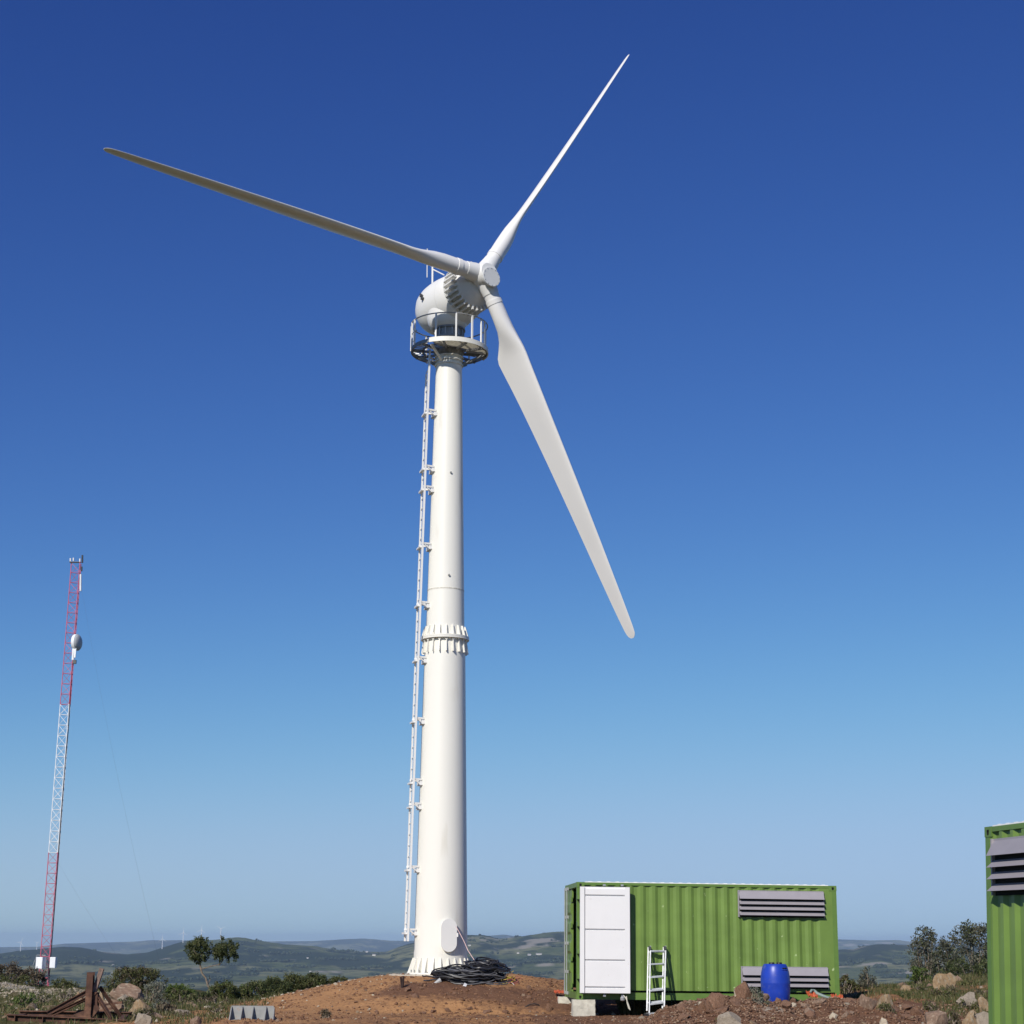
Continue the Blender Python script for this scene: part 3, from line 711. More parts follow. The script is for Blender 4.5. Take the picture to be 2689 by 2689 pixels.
    # door end (local x = 0)
    def leaf(parent_name, M_, inner, label=None):
        w, h = 1.135, CH - .26
        if inner:
            d = MB().lo((0, 0, 0), (w, .030, h)).build(parent_name, MAT['cwhite'], root)
            ys0, ys1 = -.045, 0
            # proud stiles and boards with recessed joints
            MB().lo((0, ys0 - .012, 0), (.098, ys1, h)).build('stile', MAT['cwhite'], d)
            MB().lo((w - .115, ys0, 0), (w, ys1, h)).build('stile', MAT['cwhite'], d)
            zs = [0, .145, .735, 1.405, 2.16, h]
            for i in range(5):
                MB().lo((.098 + .018, ys0, zs[i] + (.0)), (w - .115, ys1, zs[i + 1] - .042)).build('board', MAT['cwhite'], d)
            for xx in (.56, .97):
                MB().tube([(xx, .05, -.05), (xx, .05, h + .04)], .014, 8).build('lock_rod', MAT['greymetal'], d)
                for zz in (-.055, h + .045): MB().box((xx, .045, zz), (.06, .05, .04)).build('cam', MAT['greymetal'], d)
            MB().lo((-.012, .002, -.012), (w + .014, .028, 0)).lo((w, .002, 0), (w + .016, .028, h)).lo((-.012, .002, h), (w + .016, .028, h + .012)).build('gasket', MAT['darkmetal'], d)
        else:
            d = MB().lo((0, 0, 0), (w, .035, h)).build(parent_name, G, root)
            for zz in (.42, .86, 1.30, 1.74):
                MB().prism([(.08, 0, zz), (.08, -.028, zz + .06), (.08, -.028, zz + .24), (.08, 0, zz + .30)], (w - .16, 0, 0)).build('pressing', G, d)
            for xx in (.28, .72):
                MB().tube([(xx, -.075, -.06), (xx, -.075, h + .05)], .017, 10).build('lock_rod', MAT['greymetal'], d)
                for zz in (-.03, .45, 1.1, 1.7, h + .02): MB().box((xx, -.06, zz), (.07, .05, .07)).build('rod_guide', MAT['greymetal'], d)
            for zz in (.15, .75, 1.5, 2.1): MB().box((w + .0, -.01, zz), (.10, .04, .11)).build('hinge', GD, d)
        if label: d['label'] = label
        d.matrix_local = M_; return d
    if door:
        # right-hand leaf swung fully open, lying along the side wall with its white inner face out
        M1 = Matrix.Translation((.055, -.185, .148)) @ Matrix.Rotation(math.radians(-1.2), 4, 'Z')
        leaf('door', M1, True, 'open door leaf folded back along the side, white inner face showing')
        for zz in (.45, 1.0, 1.6, 2.2): MB().lo((.0, -.17, zz), (.05, .02, zz + .10)).build('hinge', GD, root)
        M2 = Matrix.Translation((.03, CW - .10, .135)) @ Matrix.Rotation(math.radians(-90), 4, 'Z')
        leaf('door', M2, False, 'closed green door leaf with two galvanised lock rods')
        MB().lo((.9, .1, .15), (.95, 1.22, CH - .1)).build('doorway_shade', MAT['dark'], root)  # added black sheet standing in for shade inside the open doorway
    else:
        MB().lo((.02, .115, .12), (.05, CW - .115, CH - .12)).build('end_wall', G, root)
    return root

FC = (1.50, 39.77, .361)
cont1 = make_container('green shipping container with an open white door and two grey louvres, behind the blue barrel',
                       [(3.76, 5.74, 1.86, 2.44, 4), (3.80, 5.78, .28, .745, 3)], True, FC, (math.radians(-.2), math.radians(.45), math.radians(4.4)))
_nc = at(2585, 2172, 20.2)
psi = math.radians(-80)
nm = Matrix.Rotation(math.radians(2.65), 3, 'Y') @ Matrix.Rotation(psi, 3, 'Z')
ncorner = _nc - nm @ Vector((0, 0, CH))
cont2 = make_container('green shipping container cut off by the right edge of the photo, nearest the viewer',
                       [(.27, 2.27, 1.80, 2.42, 4)], False, ncorner, nm.to_euler())
bpy.context.view_layer.update()
def cpt(x, y, z): return cont1.matrix_world @ Vector((x, y, z))

def block(c, size, rz, label):
    m = MB(); bm = bmesh.new(); bmesh.ops.create_cube(bm, size=1)
    bmesh.ops.subdivide_edges(bm, edges=bm.edges, cuts=5, use_grid_fill=True)
    for v in bm.verts:
        v.co.x *= size[0]; v.co.y *= size[1]; v.co.z *= size[2]
        v.co += Vector((random.uniform(-1, 1), random.uniform(-1, 1), random.uniform(-1, 1))) * .006
    me = bpy.data.meshes.new('concrete_block'); bm.to_mesh(me); bm.free(); me.materials.append(MAT['concrete'])
    o = link('concrete_block', me, None, c, (0, 0, rz)); return tag(o, label, 'block', 'concrete blocks under the container')
zb = cpt(.09, .1, 0).z - .003
block((cpt(.10, 0, 0).x + .06, cpt(.1, 0, 0).y + .10, zb - .20), (.50, .38, .40), .05, 'large pale concrete block under the near left corner of the green container')
block((cpt(.10, 2.3, 0).x - .02, cpt(.1, 2.3, 0).y - .05, cpt(.1, 2.3, 0).z - .203), (.52, .40, .40), .02, 'rough concrete block under the back left corner of the green container')
block((cpt(5.9, 0, 0).x, cpt(5.9, 0, 0).y + .2, cpt(5.9, .1, 0).z - .203), (.45, .38, .40), .05, 'concrete block behind the rubble under the right end of the green container')
nb = ncorner + Vector((.2, -.2, -.20)); block((nb.x + .15, nb.y - .1, nb.z), (.5, .5, .40), .2, 'concrete block under the nearest green container at the right edge')

# ------------------------------------------------------------------ blue barrel on the rubble
BY = 38.95; bp_ = at(2038, 2636, BY)
bw = lambda px: px / 2 / ppm(BY)
t = thing('barrel', 'blue plastic barrel standing on the rubble in front of the container louvres', 'barrel', bp_)
prof = [(bw(52), -.12), (bw(60), 0), (bw(71), .12), (bw(74.5), .28), (bw(75.5), .43), (bw(76), .445), (bw(75.5), .46), (bw(75), .55), (bw(71), .68), (bw(64), .79), (bw(58.5), .835), (bw(55), .85), (bw(53), .845), (bw(50), .83)]
MB().lathe(prof, n=56).build('body', MAT['barrel'], t, smooth=True, angle=50)
for x_, y_ in ((-.085, -.10), (.085, -.08)):
    MB().lathe([(.062, .82), (.062, .875), (.055, .885)], (x_, y_, 0), n=20).build('bung', MAT['black'], t, smooth=True)
a = math.radians(-60)
for sgn, aa in ((1, -52), (1, 128)):
    a = math.radians(aa); e = Vector((math.cos(a), math.sin(a), 0)); p = Vector((-e.y, e.x, 0))
    g = MB(); g.tube([e * .262 + p * .09 + Vector((0, 0, .72)), e * .285 + p * .05 + Vector((0, 0, .728)), e * .285 - p * .05 + Vector((0, 0, .728)), e * .262 - p * .09 + Vector((0, 0, .72))], .020, 8)
    h = g.build('handle', MAT['barrel'], t, smooth=True)
    MB().tube([e * .283 + p * .06 + Vector((0, 0, .757)), e * .285 - p * .06 + Vector((0, 0, .757))], .017, 8).build('handle_recess_shade', MAT['black'], h)  # solid black rod standing in for the shade of the recess

# ------------------------------------------------------------------ folded aluminium ladder leaning on the container
Yf, Yw = 39.02, cpt(1.8, 0, 0).y - .06
def lp(x, y, Y): return at(x, y, Y)
t0 = lp(1722, 2660, Yf)
t = thing('step_ladder', 'folded bright aluminium ladder leaning against the green container beside the white door', 'ladder', t0)
def sect(xl0, xl1, xr0, xr1, yb, yt, dY, lab):
    A, B = lp(xl0, yb, Yf + dY), lp(xl1, yt, Yw - .02 + dY * .3)
    C, D = lp(xr0, yb - 6, Yf + dY), lp(xr1, yt, Yw - .02 + dY * .3)
    s_ = MB().bar(A, B, .026, .075, up=(0, 0, 1)).build('stile', MAT['alu'], t, t0)
    MB().bar(C, D, .026, .075, up=(0, 0, 1)).build('stile', MAT['alu'], t, t0)
    for k in range(5):
        f = .135 + k * .2
        MB().bar(A.lerp(B, f), C.lerp(D, f), .070, .030, up=(0, 0, 1)).build('rung', MAT['alu'], t, t0)
sect(1705, 1708.5, 1744.5, 1748.5, 2662, 2486, 0, '')
sect(1699, 1702.5, 1739.5, 1742.5, 2656, 2489, .14, '')
sect(1705, 1708, 1744, 1748, 2660, 2488, .07, '')
for x_ in (1705.5, 1745.5): MB().box(lp(x_, 2489, Yw - .05), (.05, .16, .08)).build('hinge_lock', MAT['darkmetal'], t, t0)
MB().bar(lp(1692, 2664, Yf - .12), lp(1736, 2660, Yf - .08), .09, .05).build('stabiliser_bar', MAT['alu'], t, t0)
MB().box(lp(1697, 2664, Yf - .12), (.10, .10, .055)).build('foot', MAT['black'], t, t0)

# rope loop hanging from the door
pts = [at(1637, 2614, 39.6), at(1643, 2620, 39.58), at(1648, 2632, 39.57), at(1654, 2649, 39.56), at(1655, 2652, 39.56), at(1651, 2648, 39.55), at(1647, 2634, 39.55), at(1645, 2616, 39.57)]
tag(MB().tube(pts, .012, 6).build('rope_loop', MAT['rope'], None), 'loop of cream rope hanging from the bottom of the white door', 'rope')
tag(MB().lathe([(.02, -.05), (.05, -.03), (.055, .02), (.03, .05)], at(1635, 2623, 39.5), n=14).build('shackle', MAT['greymetal'], None), 'small metal fitting hanging under the white door beside the rope', 'fitting')

# ------------------------------------------------------------------ heap of black cable, cord, spade
def gp(x, Y, lift=0.0):
    """ground point at photo column x and ground distance Y"""
    p = at(x, 2600, Y); return Vector((p.x, p.y, gz(p.x, p.y) + lift))
cc = gp(1238, 44.0)
t = thing('cable_heap', 'tangled heap of black cable coils on the red earth beside the tower foot', 'cable', cc)
def coil(name, n, cx, cy, rx, ry, z0, z1, seed, mt, r=(.014, .024), tilt=.30, parent=None):
    m = MB(); R_ = random.Random(seed)
    for k in range(n):
        f = R_.random(); a0 = R_.random() * 6.28; ex = R_.uniform(.55, 1.05); ox, oy = R_.gauss(0, .12), R_.gauss(0, .09)
        tz = R_.gauss(0, tilt); ph = R_.random() * 6.28; wob = R_.uniform(.03, .16); span = R_.uniform(4.2, 6.6); pts = []
        for j in range(30):
            a = a0 + span * j / 29; rr = ex + wob * math.sin(3 * a + ph)
            x, y = cx + ox + rx * rr * math.cos(a), cy + oy + ry * rr * math.sin(a)
            wx, wy = cc.x + x, cc.y + y
            z = gz(wx, wy) - cc.z + z0 + (z1 - z0) * f * (1.15 - ex * .5) + tz * rr * .25 * math.sin(a + ph) + .02
            pts.append((x, y, max(z, gz(wx, wy) - cc.z + .015)))
        m.tube(pts, R_.uniform(*r), 6)
    return m.build(name, mt, parent or t, smooth=True)
c1 = coil('cable', 46, -.16, 0, .78, .42, .02, .30, 3, MAT['cable'])
coil('cable', 34, .34, .12, .42, .38, .10, .54, 5, MAT['cable'])
g = coil('cable', 9, .05, -.12, .80, .42, .10, .36, 9, mat('grey_cable', (.12, .12, .13), rough=.45, var=.2), r=(.012, .018)); g['label'] = 'greyer cables on top of the heap'
g = coil('cable_end', 5, .93, -.05, .12, .14, .02, .28, 12, mat('yellow_cable', (.45, .33, .05), rough=.5, var=.2), r=(.006, .010)); g['label'] = 'yellow cable ends at the right of the heap'
g = coil('cable_end', 4, .98, -.1, .14, .14, .0, .2, 14, mat('red_cable', (.30, .08, .08), rough=.5, var=.2), r=(.006, .009)); g['label'] = 'thin reddish cable ends at the right of the heap'
p0, p1 = at(1213, 2604, 42.95), at(1223, 2583, 43.05)
pts = [p0, p0.lerp(p1, .4) + Vector((0, -.04, 0)), p0.lerp(p1, .75) + Vector((0, -.02, 0)), p1 + Vector((0, .08, .0))]
m = MB()
for i in range(3): m.bar(pts[i], pts[i + 1], .075, .008, up=(0, 1, 0))
m.build('tie_strap', MAT['tape'], t, cc)
MB().tube([at(1140, 2584, 43.5), at(1158, 2573, 43.5)], .045, 8, radii=[.03, .06]).build('cable_sleeve', mat('sleeve_grey', (.42, .42, .41), rough=.6), t, cc)
pts = [at(1197, 2433, 45.30), at(1206, 2448, 45.25), at(1218, 2471, 45.15), at(1229, 2496, 45.0), at(1238, 2510, 44.8), at(1250, 2528, 44.4), at(1259, 2541, 44.1)]
tag(MB().tube(pts, .009, 6).build('cord', MAT['pink'], None), 'thin pinkish cord running from the tower hatch down to the cable heap', 'cord')
# spade handle stuck in the earth
sp0 = gp(1056, 42.9, -.08); sx = lambda x, y: at(x, y, 42.9)
t = thing('spade', 'dark spade standing in the earth left of the cable heap, only its D-handle showing', 'spade', sp0)
MB().tube([sp0, sx(1056, 2592)], .030, 8).build('shaft', MAT['spade'], t, sp0)
MB().tube([sx(1056, 2592), sx(1055, 2585), sx(1052.5, 2566), sx(1059.5, 2563.5), sx(1058.5, 2583), sx(1057, 2592)], .028, 8).build('handle', MAT['spade'], t, sp0)

# ------------------------------------------------------------------ lattice mast with guy wires
MYd = 90.0
mb = at(122.5, 2500, MYd); MBASE = Vector((mb.x, mb.y, gz(mb.x, mb.y) - .1))
mast = thing('radio_mast', 'slender red and white lattice radio mast with a dish and guy wires at the left', 'radio mast', MBASE)
leg = [Vector((0, 0, 0)), Vector((.56 * math.cos(math.radians(-22)), .56 * math.sin(math.radians(-22)), 0)), Vector((.56 * math.cos(math.radians(38)), .56 * math.sin(math.radians(38)), 0))]
cen = (leg[0] + leg[1] + leg[2]) / 3
leg = [q - cen + Vector((.02, 0, 0)) for q in leg]
ztop = at(199, 1478, MYd).z - MBASE.z
zw0 = at(130, 2239, MYd).z - MBASE.z; zw1 = at(165, 1850, MYd).z - MBASE.z
def lx(z): return Vector((.19 * z / ztop, 0, 0))
secs = [(0.0, zw0, 'mred', 'lower red section of the mast'), (zw0, zw1, 'mwhite', 'white middle section of the mast'), (zw1, ztop, 'mred', 'upper red section of the mast')]
for z0, z1, mk, lab in secs:
    m = MB()
    for i, q in enumerate(leg): m.tube([q + lx(z0) + Vector((0, 0, z0)), q + lx(z1) + Vector((0, 0, z1))],   .022, 6)
    s_ = m.build('mast_section', MAT[mk], mast); s_['label'] = lab
    nlev = int(round((z1 - z0) / .545)); dz = (z1 - z0) / nlev
    hb, db = [], []
    for a_ in range(3):
        A, B = leg[a_], leg[(a_ + 1) % 3]
        hb.append(MB().tube([A, B], .013, 5).mesh('horizontal_bar', MAT[mk]))
        db.append([MB().tube([A, B + Vector((0, 0, dz))], .010, 5).mesh('diagonal_brace', MAT[mk]), MB().tube([B, A + Vector((0, 0, dz))], .010, 5).mesh('diagonal_brace', MAT[mk])])
    for i in range(nlev):
        for a_ in range(3):
            link('horizontal_bar', hb[a_], s_, (lx(z0 + i * dz).x, 0, z0 + i * dz))
            link('diagonal_brace', db[a_][(i + a_) % 2], s_, (lx(z0 + i * dz).x, 0, z0 + i * dz))
            if mk == 'mwhite' and a_ == 0: link('diagonal_brace', db[a_][(i + a_ + 1) % 2], s_, (lx(z0 + i * dz).x, 0, z0 + i * dz))
MP = lambda x, y, dy=0: at(x, y, MYd + dy)
MB().tube([leg[1] + MBASE + Vector((.06, .05, .5)), leg[1] + MBASE + Vector((.12, .05, ztop * .52)), leg[1] + MBASE + Vector((.17, .05, ztop * .60)), leg[1] + MBASE + Vector((.14, .05, ztop * .70)), leg[1] + MBASE + Vector((.17, .05, ztop - .3))], .022, 6).build('feeder_cable', MAT['black'], mast, MBASE)
MB().lo(MBASE + leg[0] + Vector((.10, -.1, ztop)), MBASE + leg[1] + Vector((.18, .3, ztop + .04))).build('top_plate', MAT['darkmetal'], mast, MBASE)
for x_, y_ in ((185, 1467), (193, 1466), (210, 1468)):
    MB().tube([MP(x_, y_ + 7), MP(x_, y_ - 1)], .04, 8).build('lamp', MAT['farwhite'], mast, MBASE)
for x0, y0, y1, r_ in ((216, 1478, 1458, .05), (214, 1500, 1488, .05), (211.5, 1552, 1508, .055)):
    MB().tube([MP(x0, y0, -.3), MP(x0 + .4, y1, -.3)], r_, 8).build('antenna', MAT['darkmetal'] if r_ < .055 else MAT['mwhite'], mast, MBASE)
# dish facing right
dc = MP(203, 1687, -.25); dn = Vector((.97, -.24, .02)).normalized()
dsh = MB().lathe([(.44, -.14), (.45, -.12), (.45, .02), (.44, .03)], dc, dn, 36).build('dish', MAT['mwhite'], mast, MBASE, True)
MB().lathe([(.43, .03), (.40, .08), (.33, .13), (.22, .17), (.10, .19), (.02, .195)], dc, dn, 36).build('dish_cover', MAT['radome'], dsh, MBASE, True)
MB().bar(dc - dn * .14, MP(196, 1690), .07, .07).build('dish_bracket', MAT['mwhite'], dsh, MBASE)
for x0, y0, x1, y1, w in ((194, 1680, 191, 1733, .10), (198, 1702, 195.5, 1727, .11), (193.5, 1672, 192, 1690, .14)):
    MB().bar(MP(x0, y0, -.45), MP(x1, y1, -.45), w, .07, up=(0, 1, 0)).build('panel_antenna', MAT['mwhite'], mast, MBASE)
MB().box(MP(196, 1738, -.4), (.17, .15, .20)).build('radio_unit', MAT['darkmetal'], mast, MBASE)
# equipment cabinets
for x0, x1, y0, y1, yw, lab in ((98, 117, 2514, 2543, 25, 'left white equipment cabinet on the mast'), (132.5, 147, 2514, 2541, 0, 'right white equipment cabinet on the mast')):
    c_ = MP((x0 + x1) / 2, (y0 + y1) / 2, -.6); w_ = (x1 - x0) / ppm(89.4); h_ = (y1 - y0) / ppm(89.4)
    rz = Matrix.Rotation(math.radians(-yw), 3, 'Z')
    cb = MB().box(c_, (w_ / math.cos(math.radians(yw)) * .98, .30, h_), rz).build('equipment_cabinet', MAT['mwhite'], mast, MBASE); cb['label'] = lab
    MB().box(c_ + rz @ Vector((0, -.155, 0)), (w_ * .9, .012, h_ * .92), rz).build('cabinet_door', MAT['mwhite'], cb, MBASE)
MB().tube([MP(120, 2509), MP(97, 2508), MP(87, 2535)], .02, 6).build('conduit', MAT['greymetal'], mast, MBASE)
MB().bar(MP(106, 2566, -.5), MP(133, 2565, -.3), .06, .05).build('step_bar', MAT['darkmetal'], mast, MBASE)
def sag(a, b, s, n=24):
    return [a.lerp(b, i / n) - Vector((0, 0, s * 4 * (i / n) * (1 - i / n))) for i in range(n + 1)]
for top, an, sg in ((MP(205, 1492), gp(448, 66, .05), .7), (MP(155, 2270), gp(392, 66, .05), .12)):
    MB().tube(sag(top, an, sg), .002, 5).build('guy_wire', MAT['wire'], mast, MBASE)

# ------------------------------------------------------------------ rusty steel frame at the lower left
FY = 36.0
fb = gp(180, FY)
fr = thing('steel_frame', 'rusty brown steel frame of beams with two leaning posts in the lower left corner', 'steel frame', fb)
def FP(x, y, dy=0): return at(x, y, FY + dy)
def ibeam(name, a, b, w, h, up=(0, 0, 1), t_=.018, parent=None):
    a, b = Vector(a), Vector(b); d = (b - a).normalized(); x = d.cross(Vector(up)).normalized(); z = x.cross(d)
    m = MB().bar(a, b, t_, h, up)
    for s in (-1, 1): m.bar(a + z * s * (h / 2 - t_ / 2 + .001), b + z * s * (h / 2 - t_ / 2 + .001), w, t_, up)
    return m.build(name, MAT['rust'], parent or fr, fb)
bb_ = ibeam('base_beam', FP(17, 2680, -.5), FP(335, 2695, -.5), .16, .25)
for x_ in (40, 113, 180, 260): MB().box(FP(x_, 2681 + (x_ - 17) * .047, -.53), (.015, .12, .22)).build('stiffener', MAT['rust'], bb_, fb)
ibeam('base_beam', FP(50, 2668, .5), FP(345, 2672, .5), .16, .22)
ibeam('cross_beam', FP(35, 2680, -.45), FP(62, 2672, .5), .12, .16)
ibeam('cross_beam', FP(318, 2690, -.45), FP(330, 2676, .5), .12, .20)
ibeam('post', FP(231, 2676, -.1), FP(239, 2553, -.1), .13, .15, up=(0, 1, 0))
ibeam('post', FP(247, 2672, 0), FP(249, 2606, 0), .15, .15, up=(0, 1, 0))
p = MB().bar(FP(247, 2606, 0), FP(268, 2543, 0), .085, .10, up=(0, 1, 0)).build('post_arm', MAT['rockp'] if False else mat('pale_rust_beam', (.22, .15, .12), rough=.85, var=.4, vscale=12), fr, fb); p['label'] = 'paler arm leaning to the right'
ibeam('brace', FP(125, 2661, -.15), FP(238, 2600, -.1), .10, .09)
ibeam('brace', FP(138, 2664, .2), FP(240, 2617, .1), .08, .07)
ibeam('brace', FP(262, 2592, .1), FP(316, 2668, .35), .07, .06)
ibeam('brace', FP(256, 2616, 0), FP(292, 2674, -.2), .07, .06)
MB().prism([FP(223, 2676, -.2), FP(238, 2676, -.2), FP(241, 2650, -.1), FP(228, 2650, -.1)], (0, .02, 0)).build('base_plate', MAT['rust'], fr, fb)
MB().prism([FP(243, 2672, -.12), FP(262, 2648, -.1), FP(256, 2640, -.1), FP(243, 2640, -.1)], (0, .02, 0)).build('gusset', MAT['rust'], fr, fb)
MB().prism([FP(243, 2620, -.1), FP(256, 2605, -.1), FP(243, 2605, -.1)], (0, .02, 0)).build('gusset', MAT['rust'], fr, fb)
MB().prism([FP(180, 2678, .0), FP(225, 2678, 0), FP(225, 2652, .1), FP(205, 2652, .1)], (0, .02, 0)).build('gusset', MAT['rust'], fr, fb)
for k_, (x0, y0, x1, y1) in enumerate(((262, 2640, 322, 2632), (260, 2655, 300, 2646))):
    o = MB().bar(at(x0, y0, 39 - k_ * .8), at(x1, y1, 39 - k_ * .8), .12, .045).build('plank', MAT['rust'], None)
    tag(o, ['narrow rusty plank on the stones behind the steel frame, the farther one', 'narrow rusty plank on the stones behind the steel frame, the nearer one'][k_], 'plank')

# ribbed grey steel shoe
gy = 37.0; g0_ = at(598, 2683, gy); g1_ = at(717, 2683, gy)
wv = g1_.x - g0_.x
sh = thing('ribbed_bracket', 'grey steel angle piece with four upright ribs lying at the foot of the mound', 'steel bracket', g0_, (math.radians(4), 0, math.radians(1)))
hh = .285
MB().prism([(0, 0, 0), (wv, 0, 0), (wv, .32, .0), (0, .32, 0)], (0, 0, .022)).build('base_plate', MAT['galv'], sh)
MB().prism([(.02, .30, .0), (wv - .02, .30, 0), (wv - .04, .36, hh), (.02, .36, hh)], (0, .02, 0)).build('back_plate', MAT['galv'], sh)
for x_ in (.015, .26, .51, .80):
    MB().prism([(x_ * wv / 1.02, .01, .02), (x_ * wv / 1.02, .34, .02), (x_ * wv / 1.02, .36, hh - .01), (x_ * wv / 1.02, .31, hh - .02)], (.020, 0, 0)).build('rib', MAT['galv'], sh)
MB().prism([(wv - .02, .0, .02), (wv - .02, .33, .02), (wv - .04, .36, hh * .9)], (.02, 0, 0)).build('side_plate', MAT['galv'], sh)

# ------------------------------------------------------------------ rocks
def rock_mesh(name, seed, mt, sub=3, rough=.22, flat=.75):
    bm = bmesh.new(); bmesh.ops.create_icosphere(bm, subdivisions=sub, radius=1); R_ = random.Random(seed)
    pl = []
    for k in range(14):
        d = Vector((R_.gauss(0, 1), R_.gauss(0, 1), R_.gauss(0, .8))).normalized(); pl.append((d, R_.uniform(.42, .80)))
    from mathutils import noise
    off = Vector((seed * 3.1, seed * 1.7, 0))
    for v in bm.verts:
        c = v.co.copy()
        for d, h in pl:
            s = c.dot(d)
            if s > h: c -= d * (s - h) * .97
        c *= 1 + rough * noise.noise(v.co * 1.8 + off) + rough * .35 * noise.noise(v.co * 5 + off)
        c.z *= flat; v.co = c
    me = bpy.data.meshes.new(name); bm.to_mesh(me); bm.free(); me.materials.append(mt); shade(me, 28); return me
def rock(x0, x1, yt, yb, Y, mk, label, cat='rock', seed=0, flat=.75, depth=.8, name='rock', rz=None, sink=.45):
    g = hit((x0 + x1) / 2, min(yb, 2700), 30)
    if 33 < g.y < 62: Y = g.y
    w = (x1 - x0) / ppm(Y) / 2; h = (yb - yt) / ppm(Y) * (1 + sink)
    me = rock_mesh(name, seed or int(x0 * 7 + yb), MAT[mk])
    zs = [v.co.z for v in me.vertices]; xs = [v.co.x for v in me.vertices]
    sc = (2 * w / (max(xs) - min(xs)), w * depth, h / (max(zs) - min(zs)))
    top = at((x0 + x1) / 2, yt, Y)
    o = link(name, me, None, (top.x, top.y, top.z - max(zs) * sc[2]), (0, 0, 0), sc)
    return tag(o, label, cat)
rock(2447, 2508, 2553, 2608, 49, 'rocky', 'tan pointed boulder below the grey-leaved bushes at the right', seed=3)
rock(2505, 2562, 2604, 2640, 44, 'rockg', 'slanted slab of rock uphill of the two boulders beside the right container', seed=4, flat=.5)
rock(2430, 2492, 2653, 2705, 37, 'rockp', 'rounded pinkish boulder at the bottom edge, right of the dark shrub', seed=5)
rock(2524, 2566, 2651, 2700, 37, 'rocky', 'tan boulder leaning on the pale slab by the right container', seed=6)
rock(2532, 2612, 2655, 2720, 35.5, 'rockg', 'pale grey slab in the corner against the right container', seed=7, flat=.6)
rock(2253, 2297, 2610, 2648, 43, 'rockp', 'brown split rock just right of the orange plastic', seed=8)
rock(2297, 2346, 2610, 2650, 43.5, 'rocky', 'broad brown rock in grass right of the split rock', seed=9)
rock(2366, 2394, 2586, 2606, 46, 'rocky', 'small tan rock half way up the right-hand slope', seed=10)
rock(2423, 2460, 2629, 2648, 41.5, 'rockp', 'low rock in the grass left of the slanted slab', seed=11)
rock(2566, 2600, 2616, 2655, 41, 'rocky', 'orange-brown rock touching the edge of the right container', seed=12)
rock(2306, 2332, 2672, 2696, 36, 'rockw', 'small white stone at the bottom edge right of the barrel', seed=13)
rock(2546, 2570, 2620, 2634, 42, 'rockw', 'small white stone on the slope beside the right container', seed=14)
rock(1934, 1979, 2577, 2622, 38.25, 'rockb', 'brown earth-covered boulder in front of the lower louvre, left of the barrel', seed=15)
rock(1926, 1942, 2594, 2616, 38.0, 'rockw', 'small pale stone leaning on the boulder left of the barrel', seed=16)
rock(1851, 1902, 2606, 2648, 37.8, 'rockb', 'cracked brown clod on top of the rubble heap between ladder and barrel', seed=17)
rock(1832, 1855, 2629, 2648, 37.4, 'rockw', 'whitish stone below the cracked brown clod', seed=18)
rock(1878, 1945, 2656, 2695, 36.3, 'rockg', 'pale crumbly boulder low on the rubble heap', seed=19)
rock(2035, 2058, 2619, 2636, 38.3, 'rockb', 'brown stone against the foot of the blue barrel', seed=20)
rock(2070, 2090, 2618, 2636, 38.4, 'rockb', 'brown stone touching the right side of the blue barrel', seed=21)
rock(2000, 2022, 2608, 2622, 38.4, 'rockp', 'tan stone at the left foot of the blue barrel', seed=22)
rock(2072, 2092, 2632, 2643, 37.6, 'rockw', 'flat white stone just below the barrel on the right', seed=23)
rock(2100, 2122, 2634, 2646, 37.5, 'rockp', 'flat reddish stone right of the flat white one below the barrel', seed=24)
rock(2205, 2234, 2655, 2672, 36.5, 'rockp', 'pale reddish stone below the orange plastic', seed=25)
rock(2176, 2202, 2658, 2674, 36.4, 'rockw', 'whitish stone left of the pale reddish stone near the bottom edge', seed=26)
rock(354, 399, 2660, 2692, 37, 'rockg', 'tan flat-topped rock near the bottom edge right of the steel frame', seed=31)
rock(294, 384, 2582, 2632, 48, 'rockp', 'large rounded pinkish boulder in front of the left bush', seed=32)
rock(345, 412, 2622, 2662, 43, 'rocky', 'orange and grey boulder below the large pinkish one', seed=33)
rock(257, 277, 2603, 2634, 44.5, 'rocky', 'yellowish stone seen between the bars of the steel frame', seed=34)
rock(306, 342, 2610, 2634, 46, 'rockg', 'grey rock under the large pinkish boulder', seed=35)
rock(455, 499, 2650, 2666, 40, 'rockg', 'flat pale stone in the dry grass, left of the ribbed steel piece', seed=36)
rock(500, 530, 2668, 2692, 37.2, 'rockp', 'reddish stone near the bottom edge, left of the ribbed steel piece', seed=37)
rock(196, 226, 2604, 2636, 44, 'rocky', 'tan rock behind the long brace of the steel frame', seed=38)
rock(262, 330, 2624, 2658, 41, 'rockp', 'low pinkish slab behind the steel frame', seed=39, flat=.4)
rock(536, 556, 2641, 2650, 43, 'rockw', 'small pale stone at the foot of the lone tree', seed=40)
rock(558, 582, 2648, 2658, 41.5, 'rockw', 'small pale stone in the grass just below the lone tree', seed=41)
rock(722, 736, 2672, 2683, 37, 'rockp', 'orange-brown stone right of the ribbed steel piece', seed=42)
rock(1382, 1396, 2586, 2600, 44.5, 'rockb', 'upright brown stone on the mound between cable heap and container', seed=43)
rock(1369, 1379, 2609, 2616, 43.5, 'rockp', 'small pinkish stone on the mound below the upright stone', seed=44)
rock(1433, 1450, 2634, 2656, 41, 'rockb', 'pointed brown clod left of the concrete blocks', seed=45)
rock(1604, 1618, 2658, 2665, 38.9, 'rockw', 'small white stone in the shadow under the container door', seed=46)

